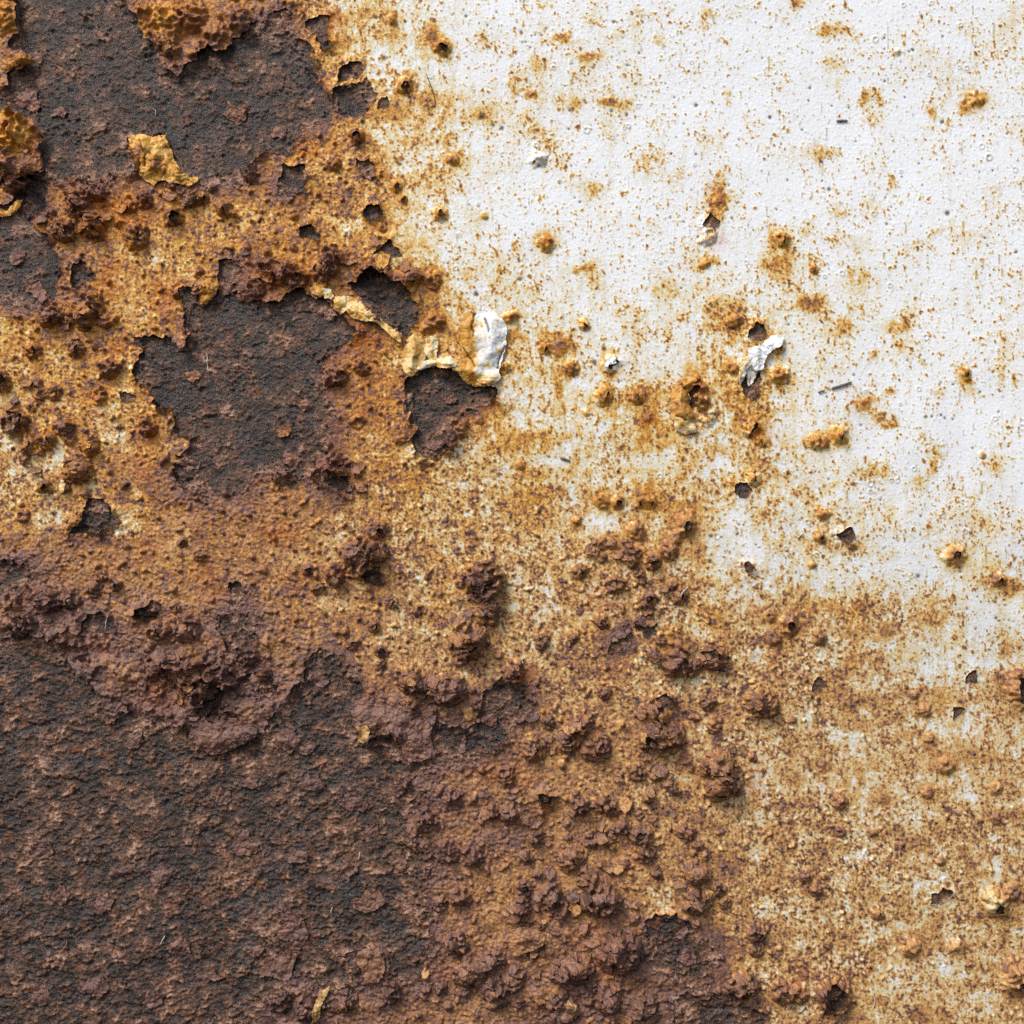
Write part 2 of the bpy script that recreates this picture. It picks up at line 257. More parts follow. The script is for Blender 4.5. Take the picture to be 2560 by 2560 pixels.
# blisters: u v radius kind   (b whole, c burst open, k cracked, n knobbly crust, w still white, f low flat spot)
BL = """
1105 120 20 c;1075 85 15 f;1010 215 18 c;980 50 13 b;832 410 16 b;890 340 18 c;990 465 15 c;1010 497 10 c;1130 400 15 b;1100 535 17 c;955 570 11 b
1210 540 9 b;1200 290 8 w;1345 397 22 w;1365 610 20 b;1770 592 20 w;1800 500 18 f;1330 235 10 f;2240 130 10 w;2440 250 17 w;1955 600 18 k
1760 660 11 b;1835 803 17 b;1785 757 9 w;1460 812 14 k;1405 866 24 f;1362 870 15 k;1430 918 17 b;1525 910 20 W;1510 990 21 k;1590 992 19 k;1465 1030 10 w
1752 1003 20 n;1748 962 18 n;1772 1045 20 w;1830 918 15 b;1285 790 12 b;1620 1045 14 f;1870 1068 20 W;1900 1105 15 k;1505 1255 17 b;1545 1255 15 c;1605 1235 15 b
1622 1255 17 k;1885 1195 18 k;1300 1165 10 b;1945 938 23 b;1945 868 16 k;2035 672 12 b;2412 935 15 k;2097 1088 22 k;2045 1105 20 b;2455 1137 9 k;2160 1012 16 f
2050 1342 16 k;2030 1412 10 b;2385 1388 25 c;2495 1450 16 k;2055 1285 16 b;2215 1570 16 f;1975 1562 24 c;2048 1592 18 b;1935 1596 16 b;2025 1742 9 w;2120 1755 18 f
2312 1775 17 b;2555 1720 46 H;2320 1846 12 b;2365 1912 20 b;2065 1912 17 f;2285 1738 10 b;1980 1800 9 b;1925 1540 14 b;2130 1365 12 b
2095 2000 20 b;2316 1980 14 b;2490 1970 15 k;2487 2046 13 b;2205 1996 16 f;2486 2255 34 T;2525 2226 20 b;2192 2285 15 k;2275 2370 22 b;2390 2367 20 w;2040 2225 14 b
2070 2363 10 b;1955 2480 26 c;1997 2484 22 b;2085 2490 38 n;2542 2440 44 H;2100 2080 12 b;2060 2190 8 b;2350 2150 12 b;2180 2080 12 b;2010 2190 14 b
1450 1430 18 k;1540 1460 21 b;1590 1325 22 b;1715 1310 26 c;1690 1342 15 b;1505 1360 14 b;1530 1357 12 k;1672 1378 22 b;1632 1405 17 c;1595 1430 13 b;1602 1448 13 b
1618 1500 20 c;1700 1490 17 k;1680 1462 12 b;1355 1605 18 b;1507 1555 16 c;1432 1595 13 k;1652 1600 13 b;1630 1632 17 k;1695 1615 11 b;1692 1655 30 n;1785 1640 30 n
1740 1655 9 b;1637 1780 26 n;1770 1757 18 b;1512 1730 15 b;1335 1870 28 k;1445 1812 26 n;1482 1880 24 k;1668 1842 36 n;1618 1848 20 c;1800 1915 36 n;1902 1755 36 K
1880 1890 11 b;1590 1930 19 b;1800 1965 34 K;1500 2010 22 k;1530 2022 18 c;1600 2085 24 c;1520 2095 18 k;1430 2145 28 k;1715 2080 21 b;1745 2112 13 b;1762 2140 13 w
1740 2182 28 n;1800 2225 16 c;1742 2257 28 n;1812 2256 14 b;1500 2245 42 n;1310 2220 20 c;1300 2285 20 k;1585 2297 13 k;1890 2332 21 c;1890 2377 15 b;1852 2465 32 K
1752 2450 15 b;1440 2420 34 n;1400 2520 36 c;1470 2497 15 b;1520 2500 28 n;1545 2375 50 n;1610 2520 26 n;1380 2235 24 n;1340 2090 20 n;1640 2180 14 b;1560 2160 12 b
945 1328 22 c;870 1380 20 c;905 1395 40 n;770 1425 13 c;795 1470 15 b;980 1505 14 k;1045 1525 13 b;935 1565 13 k;840 1580 9 b;880 1607 17 c;955 1627 16 c;950 1660 13 b
1070 1440 9 b;1215 1450 42 n;1225 1525 32 n;1172 1602 40 n;1152 1650 15 b;1245 1637 11 b;1030 1702 32 n;1115 1728 38 n;1285 1680 26 n;660 1682 18 n
255 1440 15 k;237 1475 17 b;290 1460 15 c;175 1500 22 c;365 1525 20 n;440 1520 13 k;325 1622 11 w;341 1642 8 w;465 1570 30 n;400 1667 32 n;450 1652 26 k;490 1692 42 n
120 1500 28 n;130 1640 24 n;455 1355 11 c;500 1385 15 b;60 1560 30 n;200 1620 20 n;560 1690 34 n;620 1640 24 n
130 790 26 n;220 775 32 n;262 802 15 b;85 875 18 k;190 870 20 k;275 922 24 n;5 950 22 c;100 985 15 b;135 980 18 k;80 1012 13 k;38 1055 30 n;160 1065 22 n
70 1110 20 k;175 1097 15 b;225 1115 22 k;250 990 17 b;195 1172 32 K;110 1215 16 c;160 1220 11 k;215 1235 11 k;370 1067 22 n;485 1088 16 n;490 1205 11 n;60 1290 14 b
195 510 30 n;245 482 22 n;360 500 20 n;435 540 22 c;560 522 20 k;340 590 28 k;232 562 30 n;160 580 26 n;620 382 18 b;625 432 20 b;480 500 18 n;140 560 18 b
15 40 44 D;30 320 62 D;60 155 26 b;50 440 40 n;20 410 30 n;400 60 50 D;470 40 40 b;540 90 34 b;600 50 34 b;420 120 26 n;500 60 20 b;360 30 24 b
1270 795 15 b;815 1168 40 n;705 1180 26 n;812 675 26 n;1022 695 28 n;1145 1065 24 b;1200 1052 9 b;960 690 20 n;700 680 30 n;660 665 22 n;745 700 22 n;830 640 24 n;640 720 20 n
1080 700 20 n;1090 800 20 n;730 1040 16 n;840 940 24 n;905 920 16 n;1070 820 16 b;690 870 16 n;1260 920 14 b
1000 1980 30 n;1060 2050 24 n;920 2070 20 n;700 2060 24 n;905 2265 34 n;740 2310 44 n;690 2400 30 n;880 2180 30 n;1130 1990 20 n;1150 2240 22 n;1120 2130 24 n;1100 2260 16 c
1230 2030 16 n;1180 2140 24 n;1140 2360 24 n;1170 2430 34 K;1230 2400 26 n;1240 2480 30 n;980 2480 24 n;870 2500 22 k;1100 2470 14 b;1280 2450 26 n;760 2520 26 n;700 2500 24 n
"""
BL = [tuple(q.split()) for r in BL.strip().splitlines() for q in r.split(';')]
BL = [(float(a), float(b), float(c), k) for a, b, c, k in BL]
HEAVY = [q for q in BL if q[3] in 'nK' and q[2] >= 26]

CL = [(1540, 1400, 90, 130, 7), (1640, 1560, 60, 60, 5), (1700, 1650, 90, 40, 6), (1650, 1850, 60, 110, 12), (1780, 1930, 70, 60, 7), (1420, 1850, 90, 60, 9), (1480, 2080, 160, 80, 14),
      (1400, 2280, 130, 110, 18), (1500, 2450, 140, 90, 18), (1200, 2450, 110, 80, 12), (1250, 2000, 110, 80, 9), (1100, 1730, 130, 60, 10), (960, 1800, 90, 60, 8), (500, 1740, 130, 60, 12),
      (430, 1660, 70, 50, 8), (180, 1560, 130, 60, 10), (860, 1200, 60, 40, 6), (910, 1400, 50, 60, 7), (1200, 1480, 50, 60, 8), (200, 540, 90, 50, 9), (680, 660, 100, 40, 8), (430, 480, 110, 30, 6),
      (90, 1040, 80, 120, 8), (180, 800, 80, 40, 6), (1860, 2460, 40, 30, 4), (1750, 2220, 50, 50, 5), (480, 720, 40, 40, 4), (60, 430, 40, 60, 5), (960, 660, 60, 40, 5)]
rngb = np.random.default_rng(77)
for (cu, cv, su, sv, cnt) in CL:
    for q in range(int(cnt * .9)):
        u, v = cu + su * rngb.normal() * .6, cv + sv * rngb.normal() * .6
        r = 8 + rngb.exponential(6.0)
        if -20 < u < 2580 and -20 < v < 2580 and all((u - b_[0]) ** 2 + (v - b_[1]) ** 2 > (.6 * (r + b_[2])) ** 2 for b_ in BL):
            BL.append((u, v, min(r, 24), 'bnnkn'[int(rngb.integers(0, 5))]))
# dark pin-pricks in the paint
DOTS = "1534 55 5;1483 170 4;1425 275 5;1529 277 5;1567 286 5;1740 263 6;1925 293 6;1422 322 4;1303 80 5;1598 133 4;1568 163 4;1740 386 4;1745 592 4;2282 125 5;2305 43 4;2303 40 3;2355 305 6;2210 95 4;2212 203 4;2025 220 4;2085 155 3;2073 473 6;2368 533 8;2055 405 5;2217 560 4;2462 595 4;2540 630 5;2315 1042 5;2330 1041 4;2353 1038 4;2362 1045 4;2135 937 4;2383 961 4;2450 980 4;2500 978 4;1300 698 7;1345 722 4;1510 872 7;1486 905 8;1570 865 4;1668 878 4;1840 1050 5;1775 1403 7;1844 1335 5;1778 1340 6;1945 2085 4;2128 2092 5;2247 2067 5;2280 2216 4;2540 2110 7;1110 1180 5;943 870 5;1190 735 8;1000 410 6;1450 505 4;1830 545 4;2080 955 4;1985 1385 4;2490 1545 5;2302 1290 4;2295 1440 6;1165 40 5;1060 70 5;960 145 8;1255 320 7;1205 290 9;1233 312 6;30 810 5;95 855 6;310 890 5;270 1110 5;210 1050 4;340 1140 5;510 1295 6;70 1335 5;2 1335 5"
DOTS = [tuple(float(x) for x in q.split()) for q in DOTS.split(';')]
# tiny popped bubbles that leave a ring
RINGS = "2188 99 7;1571 315 5;2258 13 5;2514 130 5;2397 168 4;2416 170 5;2470 393 6;2537 424 6;2454 366 6;2185 534 5;1467 325 7;2472 393 8;1065 268 8;1560 320 4;1530 343 5;1758 339 5;2315 843 7;2225 713 5;2105 683 6;1558 780 5;1805 955 6;2176 1209 7;2228 1201 5;2243 1201 5;1566 1101 5;1650 1190 5;2413 1328 5;2428 1335 4;2452 1297 5;1965 1371 5;2041 1387 5;2020 1305 6;2200 1482 5;1793 1340 7;2254 1797 5;2230 1866 6;2510 1813 5;2100 2151 5;2368 2076 6;2270 2002 6;1947 2152 6;2540 2395 6;2245 2288 8;2410 2245 5;2324 2251 5;1645 1452 5;1110 1180 7;1190 1160 6;1250 1170 5;1340 362 5;2180 244 4;2285 1172 5;2555 1055 7;2487 1046 5;2050 1345 4;2290 1785 5;2110 2160 5;2520 2500 7;2330 2135 6;2490 2230 5;1490 1400 5;1725 1395 5"
RINGS = [tuple(float(x) for x in q.split()) for q in RINGS.split(';')]

# stretches where crust and bare steel run into each other without a lip: u v ru rv
SOFT = """840 1050 60 160;620 1240 210 60;760 1195 90 40;600 470 170 50;240 452 110 30;80 760 110 34;1060 2150 110 340;60 1600 130 60;880 2490 320 90
300 1795 90 40;690 1800 70 90;1290 1760 80 60;1150 1900 120 40;1700 2470 120 70;1180 1040 80 50;690 70 70 50;800 300 70 40;620 700 60 60;1790 2380 60 80;1600 2400 50 90
860 1650 50 50;590 1540 90 60;650 1720 60 40;60 1440 90 60;1030 1940 90 60;20 300 10 10;1550 1600 60 60;1620 1560 40 50;420 1790 30 30"""
SOFT = [tuple(float(x) for x in q.split()) for r in SOFT.strip().splitlines() for q in r.split(';')]

# ------------------------------------------------------------------ fields on one grid
N = int(round((HI - LO) / STEP)) + 1
ax = np.linspace(LO, HI, N, dtype=np.float32)
U, V = np.meshgrid(ax, ax)          # [row v, col u]

GRID.update(u=U, v=V, n=N)

def win(u0, v0, u1, v1):
    i0 = int(max(0, math.floor((u0 - LO) / STEP))); i1 = int(min(N, math.ceil((u1 - LO) / STEP) + 1))
    j0 = int(max(0, math.floor((v0 - LO) / STEP))); j1 = int(min(N, math.ceil((v1 - LO) / STEP) + 1))
    return slice(j0, max(j1, j0)), slice(i0, max(i1, i0))

n45a, n45b = perlin(U, V, 45, 45, 1), perlin(U, V, 45, 45, 2)
n16a, n16b = perlin(U, V, 17, 17, 3), perlin(U, V, 17, 17, 4)
n8a, n8b = perlin(U, V, 8, 8, 5), perlin(U, V, 8, 8, 6)
WU = U + 7 * n45a + 5 * n16a + 2.2 * n8a
WV = V + 7 * n45b + 5 * n16b + 2.2 * n8b

rng = np.random.default_rng(11)
def ragged(cx, cy, r, n=9, j=.35, sy=1.0):
    a0 = rng.random() * 6.28
    return [(cx + r * (1 + j * (rng.random() * 2 - 1)) * math.cos(a0 + 6.2832 * i / n),
             cy + sy * r * (1 + j * (rng.random() * 2 - 1)) * math.sin(a0 + 6.2832 * i / n)) for i in range(n)]

def crack_poly(cx, cy, L, wd):
    n = 5; top, bot = [], []
    for i in range(n):
        t = i / (n - 1) - .5
        x = cx + wd * 1.3 * (rng.random() * 2 - 1); y = cy + t * L
        hw = wd * (1 - (2 * t) ** 2) * .5 + .6
        top.append((x + hw, y)); bot.append((x - hw, y))
    return top + bot[::-1]

for (u, v, r, k) in BL:
    if k == 'c':
        HOLES.append((.5, ragged(u + .18 * r, v + .1 * r, .52 * r)))
    elif k == 'k' and r > 11:
        HOLES.append((.3, crack_poly(u + .25 * r, v + .1 * r, 1.2 * r, 3.5)))
    elif k == 'K':
        HOLES.append((.4, ragged(u + .05 * r, v + .55 * r, .36 * r, sy=.6)))
        HOLES.append((.3, crack_poly(u + .25 * r, v, 1.1 * r, 5)))
    elif k == 'W':
        HOLES.append((.7, crack_poly(u + .55 * r, v + .1 * r, 1.7 * r, 9)))
    elif k == 'T':
        HOLES.append((.9, ragged(u + .35 * r, v + .45 * r, .33 * r)))
    elif k == 'H' and u > 2500:
        HOLES.append((.6, ragged(u + .25 * r, v + .5 * r, .3 * r)))

SD = np.full(U.shape, 1e3, np.float32)
HID = np.full(U.shape, -1, np.int32)
LIFT = np.zeros(U.shape, np.float32)
for hi, (lf, poly) in enumerate(HOLES):
    p = np.array(poly)
    size = max(np.ptp(p[:, 0]), np.ptp(p[:, 1]))
    m = 60 if size > 60 else 35
    sl = win(p[:, 0].min() - m, p[:, 1].min() - m, p[:, 0].max() + m, p[:, 1].max() + m)
    if U[sl].size == 0: continue
    q = min(1.0, max(.55, size / 70.0))                       # small chips keep their outline
    d = poly_sd(U[sl] + q * (WU[sl] - U[sl]), V[sl] + q * (WV[sl] - V[sl]), poly)
    better = d < SD[sl]
    SD[sl] = np.where(better, d, SD[sl]); HID[sl] = np.where(better, hi, HID[sl])
    lm = lf * np.exp(-np.clip(d, 0, None) / (9 if size < 60 else 14))
    LIFT[sl] = np.maximum(LIFT[sl], lm)
MELT = np.zeros_like(U)
for (u, v, ru, rv) in SOFT:
    sl = win(u - 2.2 * ru, v - 2.2 * rv, u + 2.2 * ru, v + 2.2 * rv)
    if U[sl].size == 0: continue
    MELT[sl] = np.maximum(MELT[sl], np.exp(-((((WU[sl] - u) / ru) ** 2 + ((WV[sl] - v) / rv) ** 2) ** 2) * .7))
BIG = np.array([max(np.ptp(np.array(p)[:, 0]), np.ptp(np.array(p)[:, 1])) for _, p in HOLES])
# the outline frays where it melts into the crust
SD = SD + MELT * (10 * perlin(U, V, 40, 40, 7) + 9 * n16a + 5 * n8b)
LIFT *= (1 - .9 * MELT)
print('sdf', round(time.time() - T0, 1))

# ---- rust coverage
gx = (np.clip(U + 30 * n45a + 40 * perlin(U, V, 150, 150, 21), 0, 2559) / 128.0)
gy = (np.clip(V + 30 * n45b + 40 * perlin(U, V, 150, 150, 22), 0, 2559) / 128.0)
i0 = np.floor(gx).astype(int); j0 = np.floor(gy).astype(int); fx = gx - i0; fy = gy - j0
fx = fx * fx * (3 - 2 * fx); fy = fy * fy * (3 - 2 * fy)
C0 = (CG[j0, i0] * (1 - fx) + CG[j0, i0 + 1] * fx) * (1 - fy) + (CG[j0 + 1, i0] * (1 - fx) + CG[j0 + 1, i0 + 1] * fx) * fy
DC = np.zeros_like(C0)
for (u, v, ru, rv, a) in STAINS:
    m = 2.2
    sl = win(u - m * ru, v - m * rv, u + m * ru, v + m * rv)
    if U[sl].size == 0: continue
    d2 = ((WU[sl] - u) / ru) ** 2 + ((WV[sl] - v) / rv) ** 2
    DC[sl] += a * np.exp(-d2 * 1.1)
OR = np.zeros_like(C0)
for (u, v, ru, rv, a) in ORANGE:
    sl = win(u - 2.2 * ru, v - 2.2 * rv, u + 2.2 * ru, v + 2.2 * rv)
    if U[sl].size == 0: continue
    d2 = ((WU[sl] - u) / ru) ** 2 + ((WV[sl] - v) / rv) ** 2
    OR[sl] = np.maximum(OR[sl], a * np.exp(-d2 * 1.1))

nA = perlin(U, V, 95, 110, 31)
nB = perlin(U, V, 34, 40, 32)
nC = perlin(U, V, 14, 16, 33)
nD = perlin(U, V, 7, 8, 34)
nS = perlin(U, V, 7, 70, 35)           # vertical runs
nS2 = perlin(U, V, 5, 26, 36)
lowC = 1 - sstep(1.5, 4.0, C0 + DC)
midC = sstep(1.6, 3.2, C0 + DC) * (1 - sstep(5.2, 6.4, C0 + DC))
hiC = sstep(4.8, 6.4, C0 + DC)
C = C0 + DC + nA * (0.35 * lowC + 1.0 * midC + 0.5 * hiC) + nB * (0.35 * lowC + 1.0 * midC + 0.45 * hiC) \
    + nC * (0.25 * lowC + .8 * midC + 0.5 * hiC) + nD * (0.15 * lowC + .6 * midC + 0.45 * hiC) \
    + nS * (.15 * lowC + .4 * midC + .05 * hiC) + .75 * midC * perlin(U, V, 190, 42, 40)
# specks come through the white paint in clusters
cl = perlin(U, V, 120, 120, 41) * .6 + perlin(U, V, 45, 45, 42) * .6
sp1 = nB * .3 + nC * .75 + nD * .55 + .25 * nS2
thr = .66 - .12 * np.clip(C0 + DC, 0, 4.5) - .35 * cl
C += np.clip((sp1 - thr) * 5.0, 0, 3.4) * (1 - .75 * hiC) * (1 - .35 * midC)
sp2 = perlin(U, V, 9, 10, 43) * .8 + perlin(U, V, 5, 5, 44) * .5
C += np.clip((sp2 - (.52 - .06 * np.clip(C0 + DC, 0, 5) - .22 * cl)) * 6.0, 0, 3.0) * (1 - .7 * hiC) * (1 - .2 * midC)
C += .7 * np.clip(cl + .1, 0, 1) * lowC + lowC * (.5 * np.clip(perlin(U, V, 320, 320, 37), 0, 1) + .35 * perlin(U, V, 24, 320, 38))
# dark purple brown pimples on the ochre
pim = perlin(U, V, 10, 10, 45) * .6 + perlin(U, V, 6.2, 6.2, 46) * .65
pimd = sstep(3.2, 5.0, C0 + DC)
PIM = np.clip((pim - .42 + .18 * perlin(U, V, 90, 90, 47)) * 3.2, 0, 1) * pimd
C -= .85 * pimd * (1 - .6 * sstep(6.2, 7.6, C0 + DC))
C += 1.6 * PIM * (.5 + .9 * np.clip(.5 + perlin(U, V, 70, 70, 39), 0, 1)) * (1 - .45 * sstep(6.2, 7.6, C0 + DC))
pale = np.clip((perlin(U, V, 11, 12, 48) * .7 + perlin(U, V, 6, 6, 49) * .5 - .38) * 3, 0, 1) * sstep(4.8, 6.5, C0 + DC)
C -= .55 * pale * (1 - .35 * sstep(6.5, 7.8, C0))
# crust thickens towards the torn edges
bigsd = np.where(BIG[np.clip(HID, 0, None)] > 70, SD, 99.0)
edge = np.exp(-np.clip(bigsd, 0, None) / 26) * sstep(3.5, 5.0, C0)
C += edge * (.9 + 1.2 * np.clip(perlin(U, V, 70, 70, 50) + .2, -.4, 1))
C += MELT * np.clip(7.9 - C, -.5, 4) * np.exp(-np.clip(bigsd, 0, None) / 30) * .9
# dark fine runs and pricks
DK = np.zeros_like(C0)
run = np.clip((perlin(U, V, 5, 34, 51) + .5 * perlin(U, V, 5, 12, 52) - (.98 - .05 * np.clip(C0, 0, 5))) * 2.6, 0, .6) * (1 - hiC)
DK = np.maximum(DK, run * (.45 + .55 * sstep(.1, .7, perlin(U, V, 60, 60, 53) + .3)))
DRIPH = np.zeros_like(C0)
for i in range(1300):
    u, v = rng.uniform(760, 2600), rng.uniform(-20, 2600)
    iu = int((u - LO) / STEP); iv = int((v - LO) / STEP)
    if C0[iv, iu] > 5.0: continue
    L = 4 + rng.exponential(8.0); s = rng.uniform(.15, .75)
    k = int(L / STEP)
    DK[iv:iv + k, iu] = np.maximum(DK[iv:iv + k, iu], s * np.linspace(1, .45, max(1, len(DK[iv:iv + k, iu]))))
    C[iv:iv + k, max(iu - 1, 0):iu + 2] += rng.uniform(.2, 2.2) * s
    DRIPH[iv:iv + k, iu] -= .6
dots = list(DOTS) + [(rng.uniform(900, 2600), rng.uniform(-20, 2600), rng.uniform(2.0, 3.6)) for _ in range(500)]
for (u, v, r) in dots:
    sl = win(u - 3 * r, v - 3 * r, u + 3 * r, v + 3 * r)
    if U[sl].size == 0: continue
    if C0[sl].mean() > 5.2 and r < 4: continue
    d = np.hypot(U[sl] - u, V[sl] - v)
    DK[sl] = np.maximum(DK[sl], .85 * (1 - sstep(.45 * r, 1.0 * r + 1.2, d)))
    DRIPH[sl] -= 1.2 * np.exp(-(d / r) ** 2)
rings = list(RINGS) + [(rng.uniform(1100, 2600), rng.uniform(-20, 2600), rng.uniform(3.4, 5.2)) for _ in range(60)]
for (u, v, r) in rings:
    sl = win(u - 2 * r - 4, v - 2 * r - 4, u + 2 * r + 4, v + 2 * r + 4)
    if U[sl].size == 0: continue
    d = np.hypot((U[sl] - u) * 1.1, V[sl] - v)
    DRIPH[sl] += 1.6 * np.exp(-((d - r) / 1.8) ** 2) - .8 * np.exp(-(d / (r * .6)) ** 2)
    DK[sl] = np.maximum(DK[sl], .32 * np.exp(-((d - r) / 1.4) ** 2))

# ---- height of the paint and of the crust that grew through it
crust = sstep(4.6, 7.6, C)
H = 3.0 * perlin(U, V, 520, 520, 61) + 1.0 * perlin(U, V, 160, 160, 62)
H += 4.0 * sstep(4.4, 7.4, C0 + DC)
g1 = perlin(U, V, 10, 10, 63); g2 = perlin(U, V, 19, 19, 64); g3 = perlin(U, V, 6.5, 6.5, 65)
grain = np.maximum(g1, -.2) * 1.0 + np.maximum(g2, -.25) * .9 + g3 * .45
GA = .05 + .42 * sstep(2.5, 5.0, C0 + DC) + 1.1 * sstep(5.2, 7.0, C0 + DC)
grain = grain + .5 * (1 - 2.2 * np.abs(perlin(U, V, 16, 16, 60))) * sstep(5.0, 7.0, C0 + DC)
H += grain * GA * 1.3
H += .30 * np.clip(C - C0, -1.5, 3) * (1 - .5 * hiC)
H += (3.0 * perlin(U, V, 62, 62, 66) + 2.2 * n45a) * sstep(5.0, 6.8, C0) + 3.6 * perlin(U, V, 36, 36, 67) * sstep(6.2, 7.6, C0)
H += .16 * perlin(U, V, 5.5, 6.5, 68) * 1.6
H += DRIPH
H += .9 * PIM
# shrinkage cracks in the crust
ck = np.abs(perlin(U, V, 64, 64, 71) + .25 * n16b)
ckm = sstep(.15, .5, perlin(U, V, 110, 110, 72)) * sstep(5.6, 6.8, C)
CK = (1 - sstep(.012, .045, ck)) * ckm
H -= 3.2 * CK
lump = np.maximum(perlin(U, V, 90, 80, 74) + .35 * n45b + .1, 0) * sstep(6.3, 7.3, C0)
H += 11 * lump + 2.5 * lump * n16a
C -= 1.3 * np.clip(lump, 0, 1)
H0 = H.copy()
lipn = np.clip(.45 + .75 * perlin(U, V, 75, 75, 69) + .45 * perlin(U, V, 28, 28, 70), 0.05, 1.6)
lipn = lipn * sstep(-.25, .25, perlin(U, V, 130, 130, 73)) + .12
H += LIFT * lipn * 19.0
H += 2.6 * n16a * np.clip(LIFT, 0, 1) + 1.4 * n8a * np.clip(LIFT, 0, 1)

# ---- blisters
BID = np.full(U.shape, -1, np.int32)
AMP = {'b': .72, 'c': .72, 'k': .72, 'n': .82, 'w': .5, 'W': .6, 'f': .16, 'H': .62, 'K': .75, 'T': .62, 'D': .5}
HBL = np.zeros_like(H)
for bi, (u, v, r, k) in enumerate(BL):
    R = r * 1.25
    sl = win(u - 1.8 * R, v - 1.8 * R, u + 1.8 * R, v + 1.8 * R)
    if U[sl].size == 0: continue
    q = {'n': 1.0, 'f': .9, 'K': .8, 'H': .6}.get(k, .75) * min(1, r / 22)
    du = U[sl] + q * (WU[sl] - U[sl]) - u; dv = V[sl] + q * (WV[sl] - V[sl]) - v
    if k == 'H': du = du * 1.25
    asp = 1 + .25 * (rng.random() - .5); th = rng.random() * 3.14
    a, b = du * math.cos(th) + dv * math.sin(th), -du * math.sin(th) + dv * math.cos(th)
    d = np.hypot(a * asp, b / asp) / R
    heavy = float(sstep(3.6, 4.8, C0[sl].mean())) if k in 'bcknK' and not (u < 660 and v < 175) else 0.0
    prof = (1 - heavy) * np.clip(1 - d * d, 0, 1) ** 1.25 + heavy * np.clip(1 - d ** 2.4, 0, 1) ** .85
    h = AMP[k] * r * prof * (1 + .25 * heavy)
    if heavy > .5 and r > 11:                       # the skin of the lump is split by fine cracks
        ckk = np.abs(perlin(U[sl], V[sl], 1.1 * r, 1.1 * r, 400 + bi))
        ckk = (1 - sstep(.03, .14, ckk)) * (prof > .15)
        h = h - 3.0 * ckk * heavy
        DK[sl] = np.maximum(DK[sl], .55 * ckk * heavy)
    if k == 'n':
        h = h * (1 + .7 * np.maximum(n16b[sl], -.4) + .5 * perlin(U[sl], V[sl], 26, 26, 200 + bi))
        h += prof ** .5 * (2.2 * n8b[sl])
    else:
        h = h * (1 + .45 * n16b[sl] + .3 * perlin(U[sl], V[sl], 24, 24, 200 + bi)) + prof ** .5 * 1.2 * n8b[sl]
    H[sl] += h; HBL[sl] += h
    BID[sl] = np.where((d < 1.0) & (BID[sl] < 0), bi, BID[sl])
    halo = np.exp(-(d / (1.15 if C0[sl].mean() > 3 else .85)) ** 2)
    if k == 'w': C[sl] += .9 * halo * (.6 + .6 * nC[sl])
    elif k == 'W': C[sl] += 1.2 * np.exp(-((d - 1.1) / .4) ** 2)
    elif k == 'T': C[sl] += (3.0 - C[sl]) * np.exp(-(d / .8) ** 4)
    elif k == 'D': C[sl] += (4.2 + 1.2 * nB[sl] - C[sl]) * .8 * np.exp(-(d / .9) ** 4); 
    elif k == 'H': C[sl] += ((6.2 if u > 2500 else 4.4) + 1.0 * nC[sl] - C[sl]) * .6 * np.exp(-(d / 1.0) ** 4)
    else:
        tgt = {'b': 6.0, 'c': 6.4, 'k': 5.4, 'n': 7.2, 'f': 6.6, 'K': 6.2}[k]
        tgt = tgt + heavy * {'b': .6, 'c': .7, 'k': 1.2, 'n': .1, 'f': 0, 'K': .6}[k]
        hal2 = np.exp(-(d / .95) ** 6) if heavy > .5 else halo
        C[sl] += np.clip(tgt - C[sl], 0, 4.6) * .85 * hal2 * (.85 + .3 * nC[sl])
# crumbs of crust too many to count
sm = np.maximum(perlin(U, V, 30, 30, 81) - .52, 0) * 22 * sstep(4.3, 6.0, C0) + np.maximum(perlin(U, V, 19, 19, 82) - .5, 0) * 13 * sstep(3.2, 5.2, C0)
H += sm
C += .05 * sm

# ---- bare rusty steel
ca, sa = math.cos(math.radians(25)), math.sin(math.radians(25))
RU, RV = U * ca - V * sa, U * sa + V * ca
r1 = perlin(RU, RV, 90, 74, 91); r2 = perlin(RU, RV, 40, 33, 92); r3 = perlin(RU, RV, 21, 17, 93); r4 = perlin(RU, RV, 11, 9, 94); r5 = perlin(U, V, 6, 6, 95)
deep = sstep(1500, 1750, V - .15 * U)            # the large lower-left patch is the most eaten
crumb = np.maximum(r3 * .8 + r4 * .7 - .15, 0)
clump = sstep(.0, .7, perlin(U, V, 62, 56, 90) + .45 * r2)
pit = np.maximum(perlin(U, V, 30, 26, 89) + .4 * r4 - .28, 0)
HB = -8.0 - 4.5 * pit + 2.2 * r1 + (1.4 + .9 * deep) * r2 + (1.0 + .5 * deep) * r3 + (.9 + .4 * deep) * r4 + 1.0 * r5 + (1.6 + 1.6 * deep) * crumb * (.35 + clump)
BROWN = .36 + .05 * deep + .26 * (clump - .3) + .12 * r1 + .22 * r2 + .22 * r3 + .24 * r4 + .22 * r5 + .26 * crumb
BROWN = BROWN - .03 + .24 * np.clip(perlin(U, V, 170, 150, 96), -1, 1) + .2 * perlin(U, V, 80, 80, 86) - .25 * pit
# broken under-layers of scale stepping down from the torn edge
ter = sstep(0, 3.5, SD + 9 + 30 * perlin(U, V, 60, 60, 88) + 6 * n16a + 3 * n8a)
ter2 = sstep(0, 3.0, 24 * perlin(U, V, 85, 70, 87) + 7 * n16b + 4 * n8b - 7)
HB += 3.2 * ter + 2.4 * ter2
BROWN += .16 * ter + .12 * ter2
BOR = np.clip(.8 * perlin(U, V, 34, 34, 97) + .7 * perlin(U, V, 10, 10, 98) - .52, 0, 1) * .9
BBL = sstep(-.05, .6, perlin(U, V, 120, 90, 99) + .5 * perlin(U, V, 34, 26, 100)) * (1 - .55 * clump)
